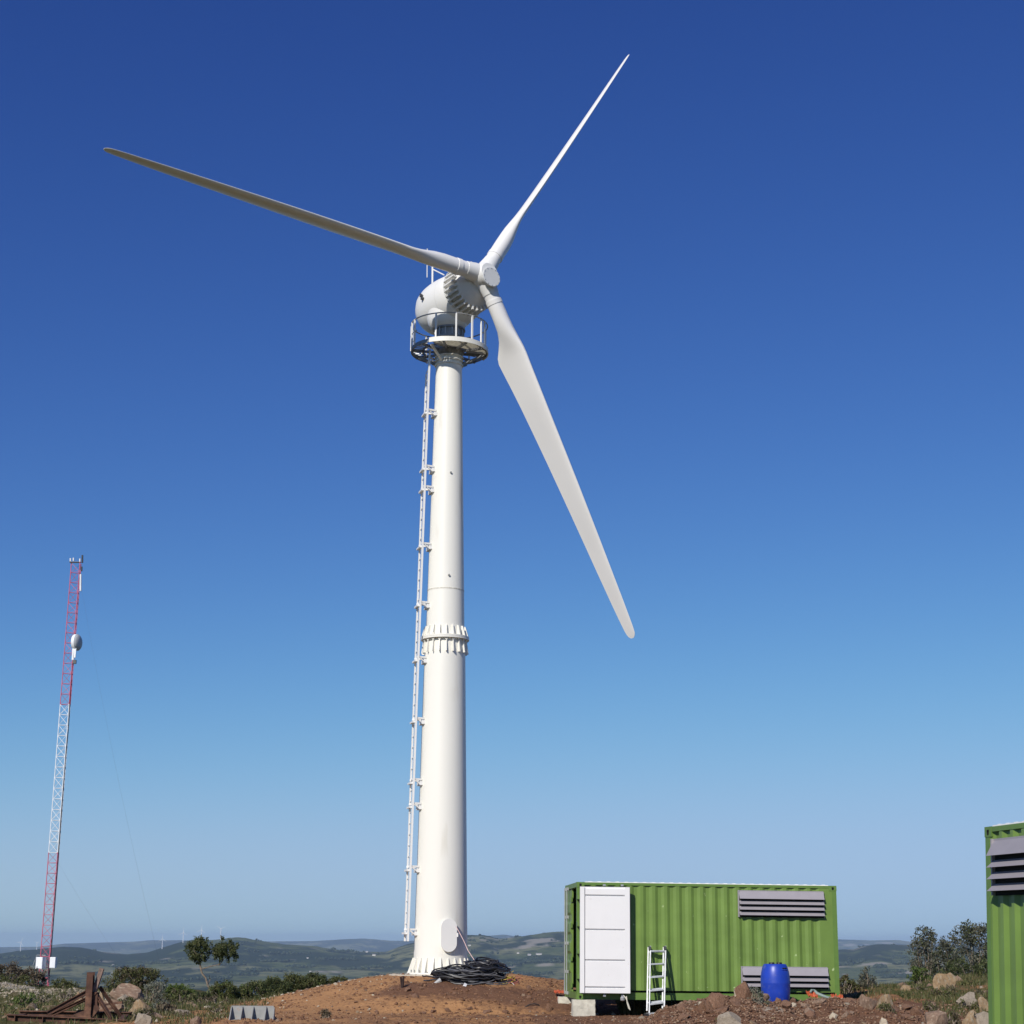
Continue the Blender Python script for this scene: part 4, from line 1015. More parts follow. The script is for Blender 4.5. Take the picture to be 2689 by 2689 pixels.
# countable stones: many, alike, each an object
variants = [rock_mesh('stone', 200 + k, MAT[mk], sub=1, rough=.3) for k, mk in enumerate(['rockp', 'rockw', 'rocky', 'rockg', 'rockb', 'rockw', 'rockp'])]
GRP = {'mound': ('small pale stone on the orange slope of the turbine mound', 'stones on the mound'),
       'heap': ('small stone in the brown rubble in front of the container', 'stones in the rubble'),
       'left': ('small pale stone in the grass around the steel frame', 'stones in the left grass'),
       'front': ('small stone on the bare brown ground below the cable heap', 'stones on the bare ground'),
       'right': ('small stone on the grassy slope at the right', 'stones on the right slope')}
def stones(key, n, xr, yr, size, cond=None, pick=None):
    lab, grp = GRP[key]; R_ = random.Random(len(key) * 31 + n); k = 0; tries = 0
    while k < n and tries < 20000:
        tries += 1
        x, y = R_.uniform(*xr), R_.uniform(*yr)
        p = proj_(x, y)
        if not (0 < p[0] < W and p[1] < W + 6): continue
        if cond and not cond(x, y, p): continue
        s = R_.uniform(*size) * (1.6 if R_.random() < .12 else 1)
        me = variants[R_.choice(pick or range(7))]
        o = link('stone', me, None, (x, y, gz(x, y) + s * .15), (R_.uniform(-.4, .4), R_.uniform(-.4, .4), R_.uniform(0, 6.3)), (s * R_.uniform(.8, 1.3), s * R_.uniform(.7, 1.1), s * R_.uniform(.6, .95)))
        tag(o, lab, 'stone', grp); k += 1
def proj_(x, y):
    P = np.array([x, y, gz(x, y)]) - CAM; zc = P @ _fw
    return W / 2 + F * (P @ _R) / zc, W / 2 - F * (P @ _U) / zc
stones('mound', 75, (-6.8, -2.4), (40.5, 46.5), (.03, .055), pick=[0, 1, 1, 2, 4, 6])
stones('front', 60, (-4, 3), (35.5, 42.5), (.028, .05))
stones('heap', 90, (2.8, 8.6), (35, 38.6), (.035, .095), pick=[4, 4, 4, 0, 6, 2, 3])
stones('left', 40, (-13, -6.3), (35.5, 48), (.035, .09), pick=[0, 3, 2, 6])
stones('right', 55, (8, 13), (35.5, 50), (.035, .11), pick=[0, 2, 3, 4, 6])
big = [rock_mesh('clod', 300 + k, MAT[mk], sub=2, rough=.38, flat=.8) for k, mk in enumerate(['rockb', 'rockb', 'rockp', 'rockb', 'rocky'])]
def clods(n, xr, yr, size, lab, grp, name, seed, cond=None, pick=range(5)):
    R_ = random.Random(seed); k = 0
    while k < n:
        x, y = R_.uniform(*xr), R_.uniform(*yr); p = proj_(x, y)
        if not (0 < p[0] < W and p[1] < W) or (cond and not cond(x, y)): continue
        s_ = R_.uniform(*size); pk = R_.choice(list(pick))
        o = link(name, big[pk], None, (x, y, gz(x, y) + s_ * .05), (R_.uniform(-.5, .5), R_.uniform(-.5, .5), R_.uniform(0, 6.3)), (s_ * R_.uniform(.9, 1.5), s_, s_ * R_.uniform(.6, 1.0)))
        tag(o, lab, 'clod' if name == 'clod' else 'rock', grp); k += 1
clods(34, (3.2, 8.8), (36, 38.5), (.08, .19), 'large brown clod of earth in the rubble in front of the container', 'large clods in the rubble', 'clod', 5, pick=(0, 1, 3, 3, 2))
clods(26, (7.8, 12.8), (37, 50), (.10, .24), 'half-buried brownish rock among the weeds of the right slope', 'half-buried rocks on the right slope', 'rock', 6, pick=(0, 2, 4, 2))
clods(16, (-12.5, -6.8), (37, 50), (.10, .22), 'half-buried rock among the weeds around the steel frame', 'half-buried rocks in the left scrub', 'rock', 8, pick=(2, 4, 2))
clods(22, (-3.2, 2.2), (41.0, 42.8), (.05, .12), 'brown clod of earth on the dark bank below the cable heap', 'clods on the dark bank', 'clod', 9, pick=(0, 1, 3))
lab = 'whitish stone on the rim of the mound, left of the tower'
for k in range(26):                                                  # pale stones along the crest of the mound
    f = k / 25; x_ = -3.1 - 3.4 * f + random.uniform(-.06, .06); y_ = 46.2 - .3 * f + random.uniform(-.2, .3); s = random.uniform(.035, .07)
    o = link('stone', variants[random.choice([1, 5, 0])], None, (x_, y_, gz(x_, y_) + s * .2), (0, 0, random.uniform(0, 6)), (s * 1.3, s, s * .7)); tag(o, lab, 'stone', 'stones on the rim of the mound')

# gravel nobody could count
def gravel(name, n, fx, mk, size, label, cat):
    X, Y = fx(n); Z = height(X, Y)
    base = np.array([[1, 0, 0], [-1, 0, 0], [0, 1, 0], [0, -1, 0], [0, 0, 1], [0, 0, -.4]], float)
    tri = np.array([[0, 2, 4], [2, 1, 4], [1, 3, 4], [3, 0, 4], [2, 0, 5], [1, 2, 5], [3, 1, 5], [0, 3, 5]])
    n = len(X); s = rng.uniform(*size, (n, 1, 1)) * rng.uniform(.7, 1.5, (n, 1, 1)); jit = 1 + rng.uniform(-.35, .35, (n, 6, 3))
    a = rng.uniform(0, 6.28, n); ca, sa = np.cos(a), np.sin(a)
    B = base[None] * jit * s * np.array([1, 1, .75]); Bx = B[..., 0] * ca[:, None] - B[..., 1] * sa[:, None]; By = B[..., 0] * sa[:, None] + B[..., 1] * ca[:, None]
    V = np.stack([Bx + X[:, None], By + Y[:, None], B[..., 2] + Z[:, None] + s[:, :, 0] * .1], -1).reshape(-1, 3)
    Fc = (tri[None] + (np.arange(n) * 6)[:, None, None]).reshape(-1, 3)
    o = link(name, np_mesh(name, V, Fc, mk)); o['kind'] = 'stuff'; tag(o, label, cat); return o
def in_frustum(X, Y):
    return np.abs(X) < Y * .31 + .3
def u_soil(n):
    X = rng.uniform(-7, 9, n); Y = rng.uniform(35, 46.5, n); k = in_frustum(X, Y) & (rng.random(n) < .25 + .75 * (vnoise(X * 1.3, Y * 1.3, 71) > .5)); return X[k], Y[k]
def u_heap(n):
    X = rng.uniform(2.6, 10, n); Y = rng.uniform(35, 39.2, n); k = in_frustum(X, Y) & (rng.random(n) < .3 + .7 * (vnoise(X * 2, Y * 2, 72) > .5)); return X[k], Y[k]
def u_left(n):
    X = np.concatenate([rng.normal(-18.5, 2.6, n // 3), rng.normal(-12.6, 1.5, n // 3), rng.uniform(-13, -6, n // 40)])
    Y = np.concatenate([rng.normal(59, 3, n // 3), rng.normal(52, 1.8, n // 3), rng.uniform(35.5, 50, n // 40)])
    k = in_frustum(X, Y) & (rng.random(len(X)) < .2 + .8 * (vnoise(X * .9, Y * .9, 73) > .55)); return X[k], Y[k]
gm_soil = leafmat('gravel_soil', [(.12, .06, .035), (.26, .14, .07), (.34, .19, .10), (.50, .38, .26)], rough=.95, trans=0)
gm_heap = leafmat('rubble_soil', [(.09, .048, .032), (.15, .085, .055), (.18, .10, .06), (.23, .14, .09), (.36, .25, .165)], rough=.95, trans=0)
gm_pale = leafmat('gravel_pale', [(.20, .16, .11), (.33, .28, .20), (.50, .44, .34)], rough=.95, trans=0)
gravel('clods', 5000, u_soil, leafmat('clod_soil', [(.12, .060, .036), (.20, .10, .055), (.27, .15, .085)], rough=1, trans=0), (.015, .042), 'brown clods of earth around the turbine mound', 'earth clods')
gravel('gravel', 16000, u_soil, gm_soil, (.005, .015), 'fine reddish gravel strewn over the earth around the turbine mound', 'gravel')
gravel('rubble', 15000, u_heap, gm_heap, (.010, .038), 'brown earthy rubble heaped in front of the container', 'rubble')
gravel('broken_stone', 16000, u_left, gm_pale, (.015, .055), 'pale broken stone lying in heaps behind the steel frame', 'broken stone')

# ------------------------------------------------------------------ vegetation
def leaves(C, n_per, rad, size, flat=1.0, up=.0):
    """C: (m,3) clump centres; leaf quads scattered round each"""
    C = np.repeat(np.asarray(C, float), n_per, 0); m = len(C)
    d = rng.normal(0, 1, (m, 3)); d /= np.linalg.norm(d, axis=1, keepdims=True); r = rng.random((m, 1)) ** .45
    P = C + d * r * np.asarray(rad) * np.array([1, 1, flat])
    a = rng.normal(0, 1, (m, 3)); a[:, 2] += up; a /= np.linalg.norm(a, axis=1, keepdims=True)
    b = np.cross(a, rng.normal(0, 1, (m, 3))); b /= np.linalg.norm(b, axis=1, keepdims=True)
    s = (rng.uniform(*size, (m, 1)))
    V = np.stack([P - a * s, P - b * s * .45, P + a * s, P + b * s * .45], 1).reshape(-1, 3)
    return V
def leafobj(name, V, mt, parent, org=(0, 0, 0)):
    V = V - np.array(org); n = len(V) // 4
    return link(name, np_mesh(name, V, np.arange(n * 4).reshape(-1, 4), MAT[mt]), parent)
def bush(x0, x1, yt, yb, Y, mt, label, seed, dens=1.0, name='bush', cat='bush', lsize=(.018, .042), gap=.35, spiky=0.0, group=None, hi=None):
    """bush filling photo columns x0..x1 and rows yt..yb at ground distance Y, rooted in the ground"""
    R_ = np.random.default_rng(seed); w = (x1 - x0) / ppm(Y) / 2; top = at((x0 + x1) / 2, yt, Y); foot = gz(top.x, top.y)
    zb_ = min(at((x0 + x1) / 2, yb, Y).z, top.z - .2); h = top.z - zb_
    root = thing(name, label, cat, (top.x, top.y, foot - .05), group=group)
    n = int(max(24, 135 * dens * (w * 2) * h / .8)); C = []
    while len(C) < n:
        u = R_.uniform(-1, 1); v = R_.uniform(0, 1); q = R_.uniform(-1, 1)
        lim = (1 - abs(u) ** 4) * (.72 + .36 * float(vnoise(np.array([u * 2.7 + seed]), np.array([seed * 1.3]))[0] * 1.2))
        if v > lim or R_.random() < gap * (vnoise(np.array([u * 4 + seed]), np.array([v * 4]))[0] > .55): continue
        if v < .82 * lim and R_.random() < .25: continue
        C.append((top.x + u * w, top.y + q * w * .7, zb_ + v * h))
    for _ in range(max(3, n // 9)):                                  # shoots breaking the outline
        u = R_.uniform(-.95, .95); t_ = R_.uniform(.8, 1.04) * (1 - abs(u) ** 3 * .6)
        C.append((top.x + u * w * 1.08, top.y + R_.uniform(-.5, .5) * w, zb_ + t_ * h))
    C = np.array(C); cr = max(.07, min(.15, h * .12))
    C -= np.array([top.x, top.y, foot - .05])
    npc = int(36 * min(1.4, max(dens, .7)))
    lsize = (lsize[0] * .85, lsize[1] * .95); V = leaves(C, npc, cr, lsize, up=spiky * 2)
    leafobj('foliage', V, mt, root)
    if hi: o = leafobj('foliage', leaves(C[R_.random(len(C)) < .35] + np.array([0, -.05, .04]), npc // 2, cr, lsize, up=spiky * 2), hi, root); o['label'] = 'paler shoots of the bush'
    m = MB()
    for c in C[:: max(1, len(C) // 22)]:
        base = Vector((R_.normal(0, w * .18), R_.normal(0, .1), -.05)); c = Vector(c); mid = base.lerp(c, .5) + Vector((R_.normal(0, .06), R_.normal(0, .06), .05))
        m.tube([base, mid, c], .014, 5, radii=[.024, .015, .006])
    m.build('stem', MAT['bark'], root)
    return root
# far-left brown scrub before the mast
bush(-30, 62, 2528, 2600, 78, 'leaf_brown', 'brown leafless scrub at the left edge of the photo', 1, .5, lsize=(.03, .07))
bush(40, 124, 2542, 2608, 80, 'leaf_brown', 'brown scrub in front of the foot of the radio mast', 2, .4, lsize=(.03, .07))
bush(124, 205, 2572, 2618, 72, 'leaf_olive', 'low green scrub just right of the mast foot', 3, .8, lsize=(.025, .055))
bush(-20, 90, 2560, 2600, 70, 'leaf_olive', 'olive weeds behind the gravel heap at the left edge', 4, .6, lsize=(.025, .055))
bush(285, 436, 2543, 2612, 54, 'leaf_olive', 'rounded olive bush behind the large pinkish boulder', 5, 1.1, hi='leaf_brown')
bush(372, 436, 2572, 2640, 50, 'leaf_silver', 'silvery shrub right of the large pinkish boulder', 6, .8, lsize=(.015, .035))
bush(425, 516, 2588, 2646, 52, 'leaf_light', 'yellow-green bush left of the lone tree', 7, 1.1)
bush(505, 560, 2606, 2646, 53, 'leaf_dark', 'small dark bush right behind the foot of the lone tree', 8, .9)
bush(548, 622, 2576, 2648, 55, 'leaf_olive', 'olive bush just right of the lone tree trunk', 9, 1.1, hi='leaf_light')
bush(612, 742, 2582, 2650, 56, 'leaf_dark', 'wide dark green bush left of the hedge below the mound', 10, 1.0, hi='leaf_olive')
bush(728, 822, 2563, 2642, 57, 'leaf_olive', 'green bush behind the foot of the mound slope', 11, 1.1, hi='leaf_dark')
bush(800, 862, 2557, 2620, 57.5, 'leaf_dark', 'tallest bush behind the slope of the mound', 12, 1.1, hi='leaf_olive')
bush(850, 930, 2566, 2606, 58, 'leaf_olive', 'low green bush where the mound meets the valley view', 13, 1.0)
bush(918, 990, 2571, 2590, 60, 'leaf_dark', 'lowest dark bush peeping over the mound rim', 14, .9)
bush(590, 668, 2592, 2648, 55.5, 'leaf_olive', 'light olive bush between the lone tree and the wide dark bush', 15, 1.0, hi='leaf_light')
bush(680, 780, 2572, 2646, 56.5, 'leaf_dark', 'taller dark bush in the middle of the hedge left of the mound', 16, 1.0, hi='leaf_olive')
bush(770, 850, 2566, 2630, 57.2, 'leaf_olive', 'light green bush in the hedge close to the mound slope', 17, 1.0, hi='leaf_light')
bush(430, 520, 2604, 2652, 48, 'leaf_olive', 'low olive scrub left of the lone tree trunk', 18, .9, hi='leaf_brown')
bush(515, 610, 2618, 2655, 47, 'leaf_brown', 'low brown scrub around the foot of the lone tree', 19, .6, hi='leaf_olive')
# right side
bush(2384, 2468, 2444, 2570, 58, 'leaf_grey', 'upright grey-leaved bush forming the left peak of the right thicket', 21, .36, lsize=(.03, .06), gap=.6, hi='leaf_dark')
bush(2440, 2540, 2468, 2590, 57, 'leaf_grey', 'grey-leaved bush in the middle of the right thicket', 22, .36, lsize=(.03, .06), gap=.5, hi='leaf_dark')
bush(2488, 2625, 2421, 2585, 55, 'leaf_grey', 'tallest grey-leaved bush behind the right container edge', 23, .36, lsize=(.03, .06), gap=.6, hi='leaf_dark')
bush(2470, 2620, 2520, 2600, 53, 'leaf_dark', 'dark lower bush in front of the right thicket', 24, .5, lsize=(.025, .05), hi='leaf_olive')
bush(2382, 2442, 2542, 2592, 50, 'leaf_light', 'bright green bush left of the tan pointed boulder', 25, .9)
bush(2344, 2402, 2610, 2664, 42, 'leaf_dark', 'dense dark green shrub in the grass at the right', 26, 1.2, lsize=(.014, .03), hi='leaf_olive')
bush(2250, 2300, 2545, 2622, 47, 'leaf_grey', 'spindly grey shrub between container and right thicket', 27, .9, gap=.6, lsize=(.018, .035))
bush(2196, 2252, 2566, 2620, 47, 'leaf_olive', 'olive weeds just right of the container corner', 28, .9, hi='leaf_brown')
bush(2290, 2345, 2590, 2625, 47, 'leaf_brown', 'dry brown weeds between the spindly shrub and the dark shrub', 29, .6)
bush(2500, 2600, 2580, 2650, 46, 'leaf_olive', 'tall grass clump left of the right container edge', 30, .6, lsize=(.03, .06), spiky=1.5)
bush(1958, 2000, 2594, 2640, 37.9, 'leaf_silver', 'small grey-green plant on the rubble left of the barrel', 31, .8, lsize=(.012, .028))
bush(1975, 2020, 2612, 2650, 37.4, 'leaf_silver', 'low grey-green plant under the barrel on the rubble', 32, .8, lsize=(.012, .028), hi='leaf_olive')
bush(1860, 1885, 2655, 2682, 37.0, 'leaf_olive', 'tiny green weed low on the rubble heap', 33, .8, lsize=(.012, .026))
bush(845, 869, 2655, 2674, 38.6, 'leaf_brown', 'dark dry tuft lying on the orange earth', 34, 1.4, lsize=(.012, .03), cat='dry tuft', name='dry_tuft')
bush(20, 110, 2612, 2652, 44, 'leaf_light', 'bright green weeds left of the steel frame', 35, .7, lsize=(.02, .045), spiky=1)
bush(398, 470, 2640, 2680, 39.5, 'leaf_brown', 'dry grass clump between the flat-topped rock and the ribbed steel piece', 36, .5, lsize=(.03, .06), spiky=2)

for k_, (a, b, c_, d, Y_, m_, l_) in enumerate((
    (2296, 2352, 2598, 2640, 45, 'leaf_olive', 'olive weeds behind the broad brown rock'), (2400, 2440, 2590, 2625, 46, 'leaf_olive', 'olive weeds left of the tan pointed boulder'),
    (2450, 2530, 2606, 2650, 43, 'leaf_olive', 'olive weeds below the tan pointed boulder'), (2505, 2580, 2575, 2612, 48, 'leaf_dark', 'dark weeds uphill of the slanted slab'),
    (2340, 2420, 2650, 2690, 38, 'leaf_olive', 'low olive weeds below the dense dark shrub'), (2250, 2310, 2645, 2680, 39, 'leaf_olive', 'weeds below the split rock'),
    (2490, 2530, 2650, 2690, 38.5, 'leaf_dark', 'dark weeds between the pinkish boulder and the tan one'), (2545, 2590, 2600, 2640, 43, 'leaf_brown', 'dry weeds above the orange-brown rock'))):
    bush(a, b, c_, d, Y_, m_, l_, 60 + k_, .55, lsize=(.014, .032), hi='leaf_brown' if k_ % 2 else 'leaf_light')
for k_, (a, b, c_, d, Y_, m_, l_) in enumerate((
    (60, 150, 2600, 2640, 46, 'leaf_olive', 'olive weeds in front of the pale gravel heap'), (150, 215, 2590, 2640, 50, 'leaf_olive', 'olive weeds between the mast foot and the steel frame'),
    (0, 60, 2640, 2680, 42, 'leaf_light', 'green weeds in the lower left corner'), (400, 450, 2625, 2665, 42, 'leaf_silver', 'silvery weeds right of the orange and grey boulder'),
    (530, 600, 2640, 2685, 40, 'leaf_olive', 'low weeds left of the ribbed steel piece'), (440, 520, 2655, 2690, 38.5, 'leaf_brown', 'dry weeds near the bottom edge left of the ribbed steel piece'))):
    bush(a, b, c_, d, Y_, m_, l_, 80 + k_, .5, lsize=(.014, .032), hi='leaf_brown' if k_ % 2 else 'leaf_olive')
for k_, (x_, y_, w_, h_, l_) in enumerate(((2478, 2612, 70, 20, 'grass tuft at the foot of the tan pointed boulder'), (2535, 2645, 60, 18, 'grass tuft in front of the slanted slab'), (2322, 2655, 50, 16, 'grass tuft in front of the broad brown rock'),
        (2440, 2652, 44, 16, 'grass tuft by the low rock'), (338, 2640, 80, 18, 'grass tuft in front of the large pinkish boulder'), (380, 2668, 60, 16, 'grass tuft in front of the orange and grey boulder'), (2498, 2690, 30, 30, 'grass tuft between two boulders at the bottom edge'), (1905, 2690, 60, 14, 'weeds in front of the pale crumbly boulder'))):
    g_ = hit(x_, y_, 30)
    bush(x_ - w_ / 2, x_ + w_ / 2, y_ - h_, y_, g_.y, 'leaf_olive', l_, 120 + k_, 1.0, lsize=(.014, .03), spiky=1.5, hi='leaf_brown', name='grass_tuft', cat='grass tuft')
# lone tree
TYd = 60.0
tb = at(578, 2644, TYd); tb.z = gz(tb.x, tb.y) - .05
tree = thing('tree', 'lone small tree with two leaf clumps on a thin bent trunk', 'tree', tb)
q = lambda x, y, d=0: at(x, y, TYd + d)
MB().tube([tb, q(572, 2628), q(556, 2608), q(545, 2586), q(540, 2568), q(530, 2556), q(526, 2538), q(524, 2520)], .03, 8, radii=[.045, .04, .036, .034, .032, .03, .035, .02]).build('trunk', MAT['bark'], tree, tb, True)
for pts in ([q(527, 2545), q(552, 2538), q(578, 2532, .1), q(590, 2515, .1), q(604, 2498)], [q(524, 2520), q(512, 2500), q(506, 2488)], [q(524, 2520), q(536, 2495, .1), q(545, 2478)], [q(575, 2535, .1), q(582, 2500), q(585, 2478)], [q(545, 2586), q(552, 2572, .2), q(549, 2560)]):
    MB().tube(pts, .015, 6, radii=list(np.linspace(.022, .006, len(pts)))).build('branch', MAT['bark'], tree, tb)
rr_ = np.random.default_rng(44)
for (cx, cy, rx, ry, cnt, lab) in ((521, 2497, 30, 33, 110, 'left leaf clump'), (592, 2497, 34, 22, 92, 'right leaf clump')):
    C = []
    while len(C) < cnt:
        u, v, w_ = rr_.uniform(-1, 1, 3)
        if u * u + v * v + w_ * w_ * .8 > 1.05: continue
        if u * u + v * v < .3 and rr_.random() < .4: continue
        C.append(np.array(q(cx + u * rx * (1 + .15 * rr_.normal()), cy + v * ry, w_ * .4)) - np.array(tb))
    for x_, y_ in ([(540, 2464), (506, 2468), (497, 2497), (550, 2530), (512, 2536)] if cx == 520 else [(585, 2466), (624, 2480), (622, 2512), (566, 2516), (606, 2472)]): C.append(np.array(q(x_, y_)) - np.array(tb))
    C = np.array(C)
    C = np.concatenate([C, C[rr_.random(len(C)) < .25] + rr_.normal(0, .11, 3)])
    o = leafobj('crown', leaves(C, 34, .075, (.018, .04)), 'leaf_dark', tree); o['label'] = lab
    o2 = leafobj('crown', leaves(C[::2] + np.array([-.03, -.06, .05]), 14, .09, (.02, .04)), 'leaf_olive', tree); o2['label'] = 'leaves coloured paler for the sunlit side of the ' + lab  # paler copy shifted sunward puts the sunlit side into the leaf colour

# grass
def grass(n, region, hgt, label, name='grass', mt='grass'):
    X, Y = region(n); Z = height(X, Y); n = len(X)
    a = rng.uniform(0, 6.28, n); w = rng.uniform(.006, .014, n) * 1.4; h = rng.uniform(*hgt, n); lx_ = rng.normal(0, .35, n) * h; ly_ = rng.normal(0, .35, n) * h
    ca, sa = np.cos(a) * w, np.sin(a) * w
    V = np.stack([np.stack([X - ca, Y - sa, Z - .02], -1), np.stack([X + ca, Y + sa, Z - .02], -1), np.stack([X + lx_, Y + ly_, Z + h], -1)], 1).reshape(-1, 3)
    o = link(name, np_mesh(name, V, np.arange(3 * n).reshape(-1, 3), MAT[mt])); o['kind'] = 'stuff'; return tag(o, label, 'grass')
def g_left(n):
    X = rng.uniform(-22, -6, n); Y = rng.uniform(35, 66, n); k = in_frustum(X, Y) & (vnoise(X * .7, Y * .7, 81) + rng.normal(0, .12, n) > .42); return X[k], Y[k]
def g_right(n):
    X = rng.uniform(7.6, 17, n); Y = rng.uniform(36, 58, n); k = in_frustum(X, Y) & (vnoise(X * .8, Y * .8, 83) + rng.normal(0, .12, n) > .42) & ~((X < 9.3) & (Y < 40)); return X[k], Y[k]
def g_under(n):
    X = rng.uniform(2.6, 7.4, n); Y = rng.uniform(40.6, 44.5, n); return X, Y
grass(60000, g_left, (.04, .15), 'rough dry and green grass on the left of the site')
grass(60000, g_right, (.04, .16), 'rough tawny grass on the slope at the right')
grass(9000, g_under, (.12, .34), 'green grass seen in the gap under the container')

# ------------------------------------------------------------------ bits of plastic, hoses
def crumple(x0, x1, y0, y1, Y, label, seed, mk='orange'):
    R_ = random.Random(seed); bm = bmesh.new(); bmesh.ops.create_grid(bm, x_segments=12, y_segments=6, size=.5)
    w, h = (x1 - x0) / ppm(Y), (y1 - y0) / ppm(Y)
    for v in bm.verts:
        v.co = Vector((v.co.x * w, v.co.y * .2 + R_.uniform(-.03, .03), (v.co.y + .5) * h * .6 + R_.uniform(0, .5) * h))
    me = bpy.data.meshes.new('plastic_netting'); bm.to_mesh(me); bm.free(); me.materials.append(MAT[mk])
    o = link('plastic_netting', me, None, at((x0 + x1) / 2, y1, Y)); mod = o.modifiers.new('thickness', 'SOLIDIFY'); mod.thickness = .008
    return tag(o, label, 'plastic netting')
crumple(1455, 1480, 2599, 2609, 42.5, 'crumpled orange plastic on the earth left of the container', 3)
crumple(1463, 1482, 2619, 2626, 42.3, 'scrap of orange plastic behind the rough concrete block', 4)
crumple(2120, 2146, 2603, 2621, 39.3, 'crumpled orange plastic netting by the bottom rail, right of the barrel', 5)
crumple(2184, 2214, 2612, 2634, 39.2, 'crumpled orange plastic netting at the right corner of the container', 6)
pts = [at(2128, 2606, 39.25), at(2131, 2600.5, 39.3), at(2138, 2601, 39.35), at(2146, 2609, 39.3), at(2160, 2615, 39.25), at(2175, 2620, 39.2), at(2192, 2622, 39.2)]
tag(MB().tube(pts, .03, 8, radii=[.02, .026, .03, .036, .036, .03, .02]).build('hose', MAT['greygreen'], None, smooth=True), 'grey-green hose lying between two pieces of orange netting', 'hose')
A = gp(1366, 41.6); 
pts = [gp(1365, 41.55, -.02), at(1377, 2646, 41.5), at(1390, 2638, 41.5), at(1403, 2635.5, 41.5), at(1414, 2638, 41.5), at(1421, 2648, 41.5), gp(1424, 41.6, -.02)]
tag(MB().tube(pts, .014, 6).build('cable', MAT['black'], None), 'black cable arching out of the earth left of the container', 'cable')
tag(MB().tube([gp(1333, 43.8, .03), gp(1345, 43.8, .04), gp(1350, 43.5, .03)], .008, 6).build('stick', MAT['rope'], None), 'thin bent pale stick right of the cable heap', 'stick')
tag(MB().tube([at(1314, 2645, 41.9), at(1318, 2653, 41.8)], .012, 6).build('stick', MAT['rope'], None), 'short pale stick on the bank below the cable heap', 'stick')

# ------------------------------------------------------------------ far things: turbines, houses, woods
def far_turbine(x, yb, yh, rot, label):
    g = hit(x, yb + 2, 3000); g = Vector((g.x, g.y, g.z)); R_ = math.hypot(g.x, g.y)
    d = ray(x, yh); h = math.hypot(d[0], d[1]); ztop = CAM[2] + R_ * d[2] / h
    H_ = ztop - g.z + 3
    t = thing('wind_turbine', label, 'wind turbine', (g.x, g.y, g.z - 3), group='wind turbines on the far ridge')
    r0 = H_ * .032
    MB().lathe([(r0, 0), (r0 * .62, H_ - r0)], n=12).build('tower', MAT['farwhite'], t)
    MB().lo((-r0 * .8, -r0 * 2.4, H_ - r0), (r0 * .8, r0 * 2, H_ + r0 * .6)).build('nacelle', MAT['farwhite'], t)
    for k in range(3):
        a = rot + k * 2.0944; e = Vector((math.cos(a), 0, math.sin(a))); L = H_ * .50
        c = Vector((0, -r0 * 2.6, H_)); p = Vector((-e.z, 0, e.x)) * r0 * .42
        MB().prism([c - p, c + p, c + e * L * .3 + p * 1.0, c + e * L + p * .3, c + e * L - p * .2], (0, r0 * .2, 0)).build('blade', MAT['farwhite'], t)
far_turbine(53.4, 2496, 2474, 1.1, 'far white wind turbine left of the radio mast, the farther left of two')
far_turbine(96.3, 2492, 2476, .4, 'far white wind turbine just left of the radio mast')
far_turbine(425.6, 2490, 2466, 1.57, 'far wind turbine standing lowest on the ridge, leftmost of the four near the lone tree')
far_turbine(480.4, 2474, 2449, 1.5, 'far wind turbine second from the left of the four near the lone tree')
far_turbine(528, 2469, 2442, 1.45, 'far wind turbine rising right above the left leaf clump of the lone tree')
far_turbine(579.4, 2466, 2439, .45, 'far wind turbine rightmost of the four, above the right leaf clump')
def house(x, y, wpx, label, rz=0.1):
    g = hit(x, y, 1500); R_ = math.hypot(g.x, g.y); w = wpx * R_ / F; h = w * (.38 if wpx < 10 else .2); d = w * .6
    t = thing('farm_house', label, 'house', (g.x, g.y, g.z - h * .1), (0, 0, rz))
    MB().lo((-w / 2, -d / 2, 0), (w / 2, d / 2, h)).build('wall', MAT['housew'], t)
    MB().prism([(-w * .53, -d * .56, h), (-w * .53, d * .56, h), (-w * .53, 0, h * 1.55)], (w * 1.06, 0, 0)).build('roof', MAT['houser'], t)
for a_ in ((1361, 2504, 6, 'tiny white farmhouse in the valley, leftmost of three between tower and container'), (1390, 2509, 8, 'tiny white farmhouse in the valley, middle one of three between tower and container'), (1415, 2507.5, 15, 'long white farm building in the valley close to the container'),
           (982, 2510, 8, 'tiny white farmhouse just left of the tower'), (815, 2552, 5, 'tiny white farmhouse above the hedge left of the mound'), (808, 2517, 5, 'tiny white farmhouse in the middle of the valley'),
           (297, 2536, 6, 'tiny white farmhouse right above the leaning posts of the steel frame'), (964, 2501, 6, 'tiny white farmhouse high on the far slope left of the tower'), (1233, 2484, 6, 'tiny white building on the ridge just right of the tower'), (2480, 2499, 5, 'tiny pale building among the right thicket')):
    house(*a_, rz=random.uniform(-.4, .4))
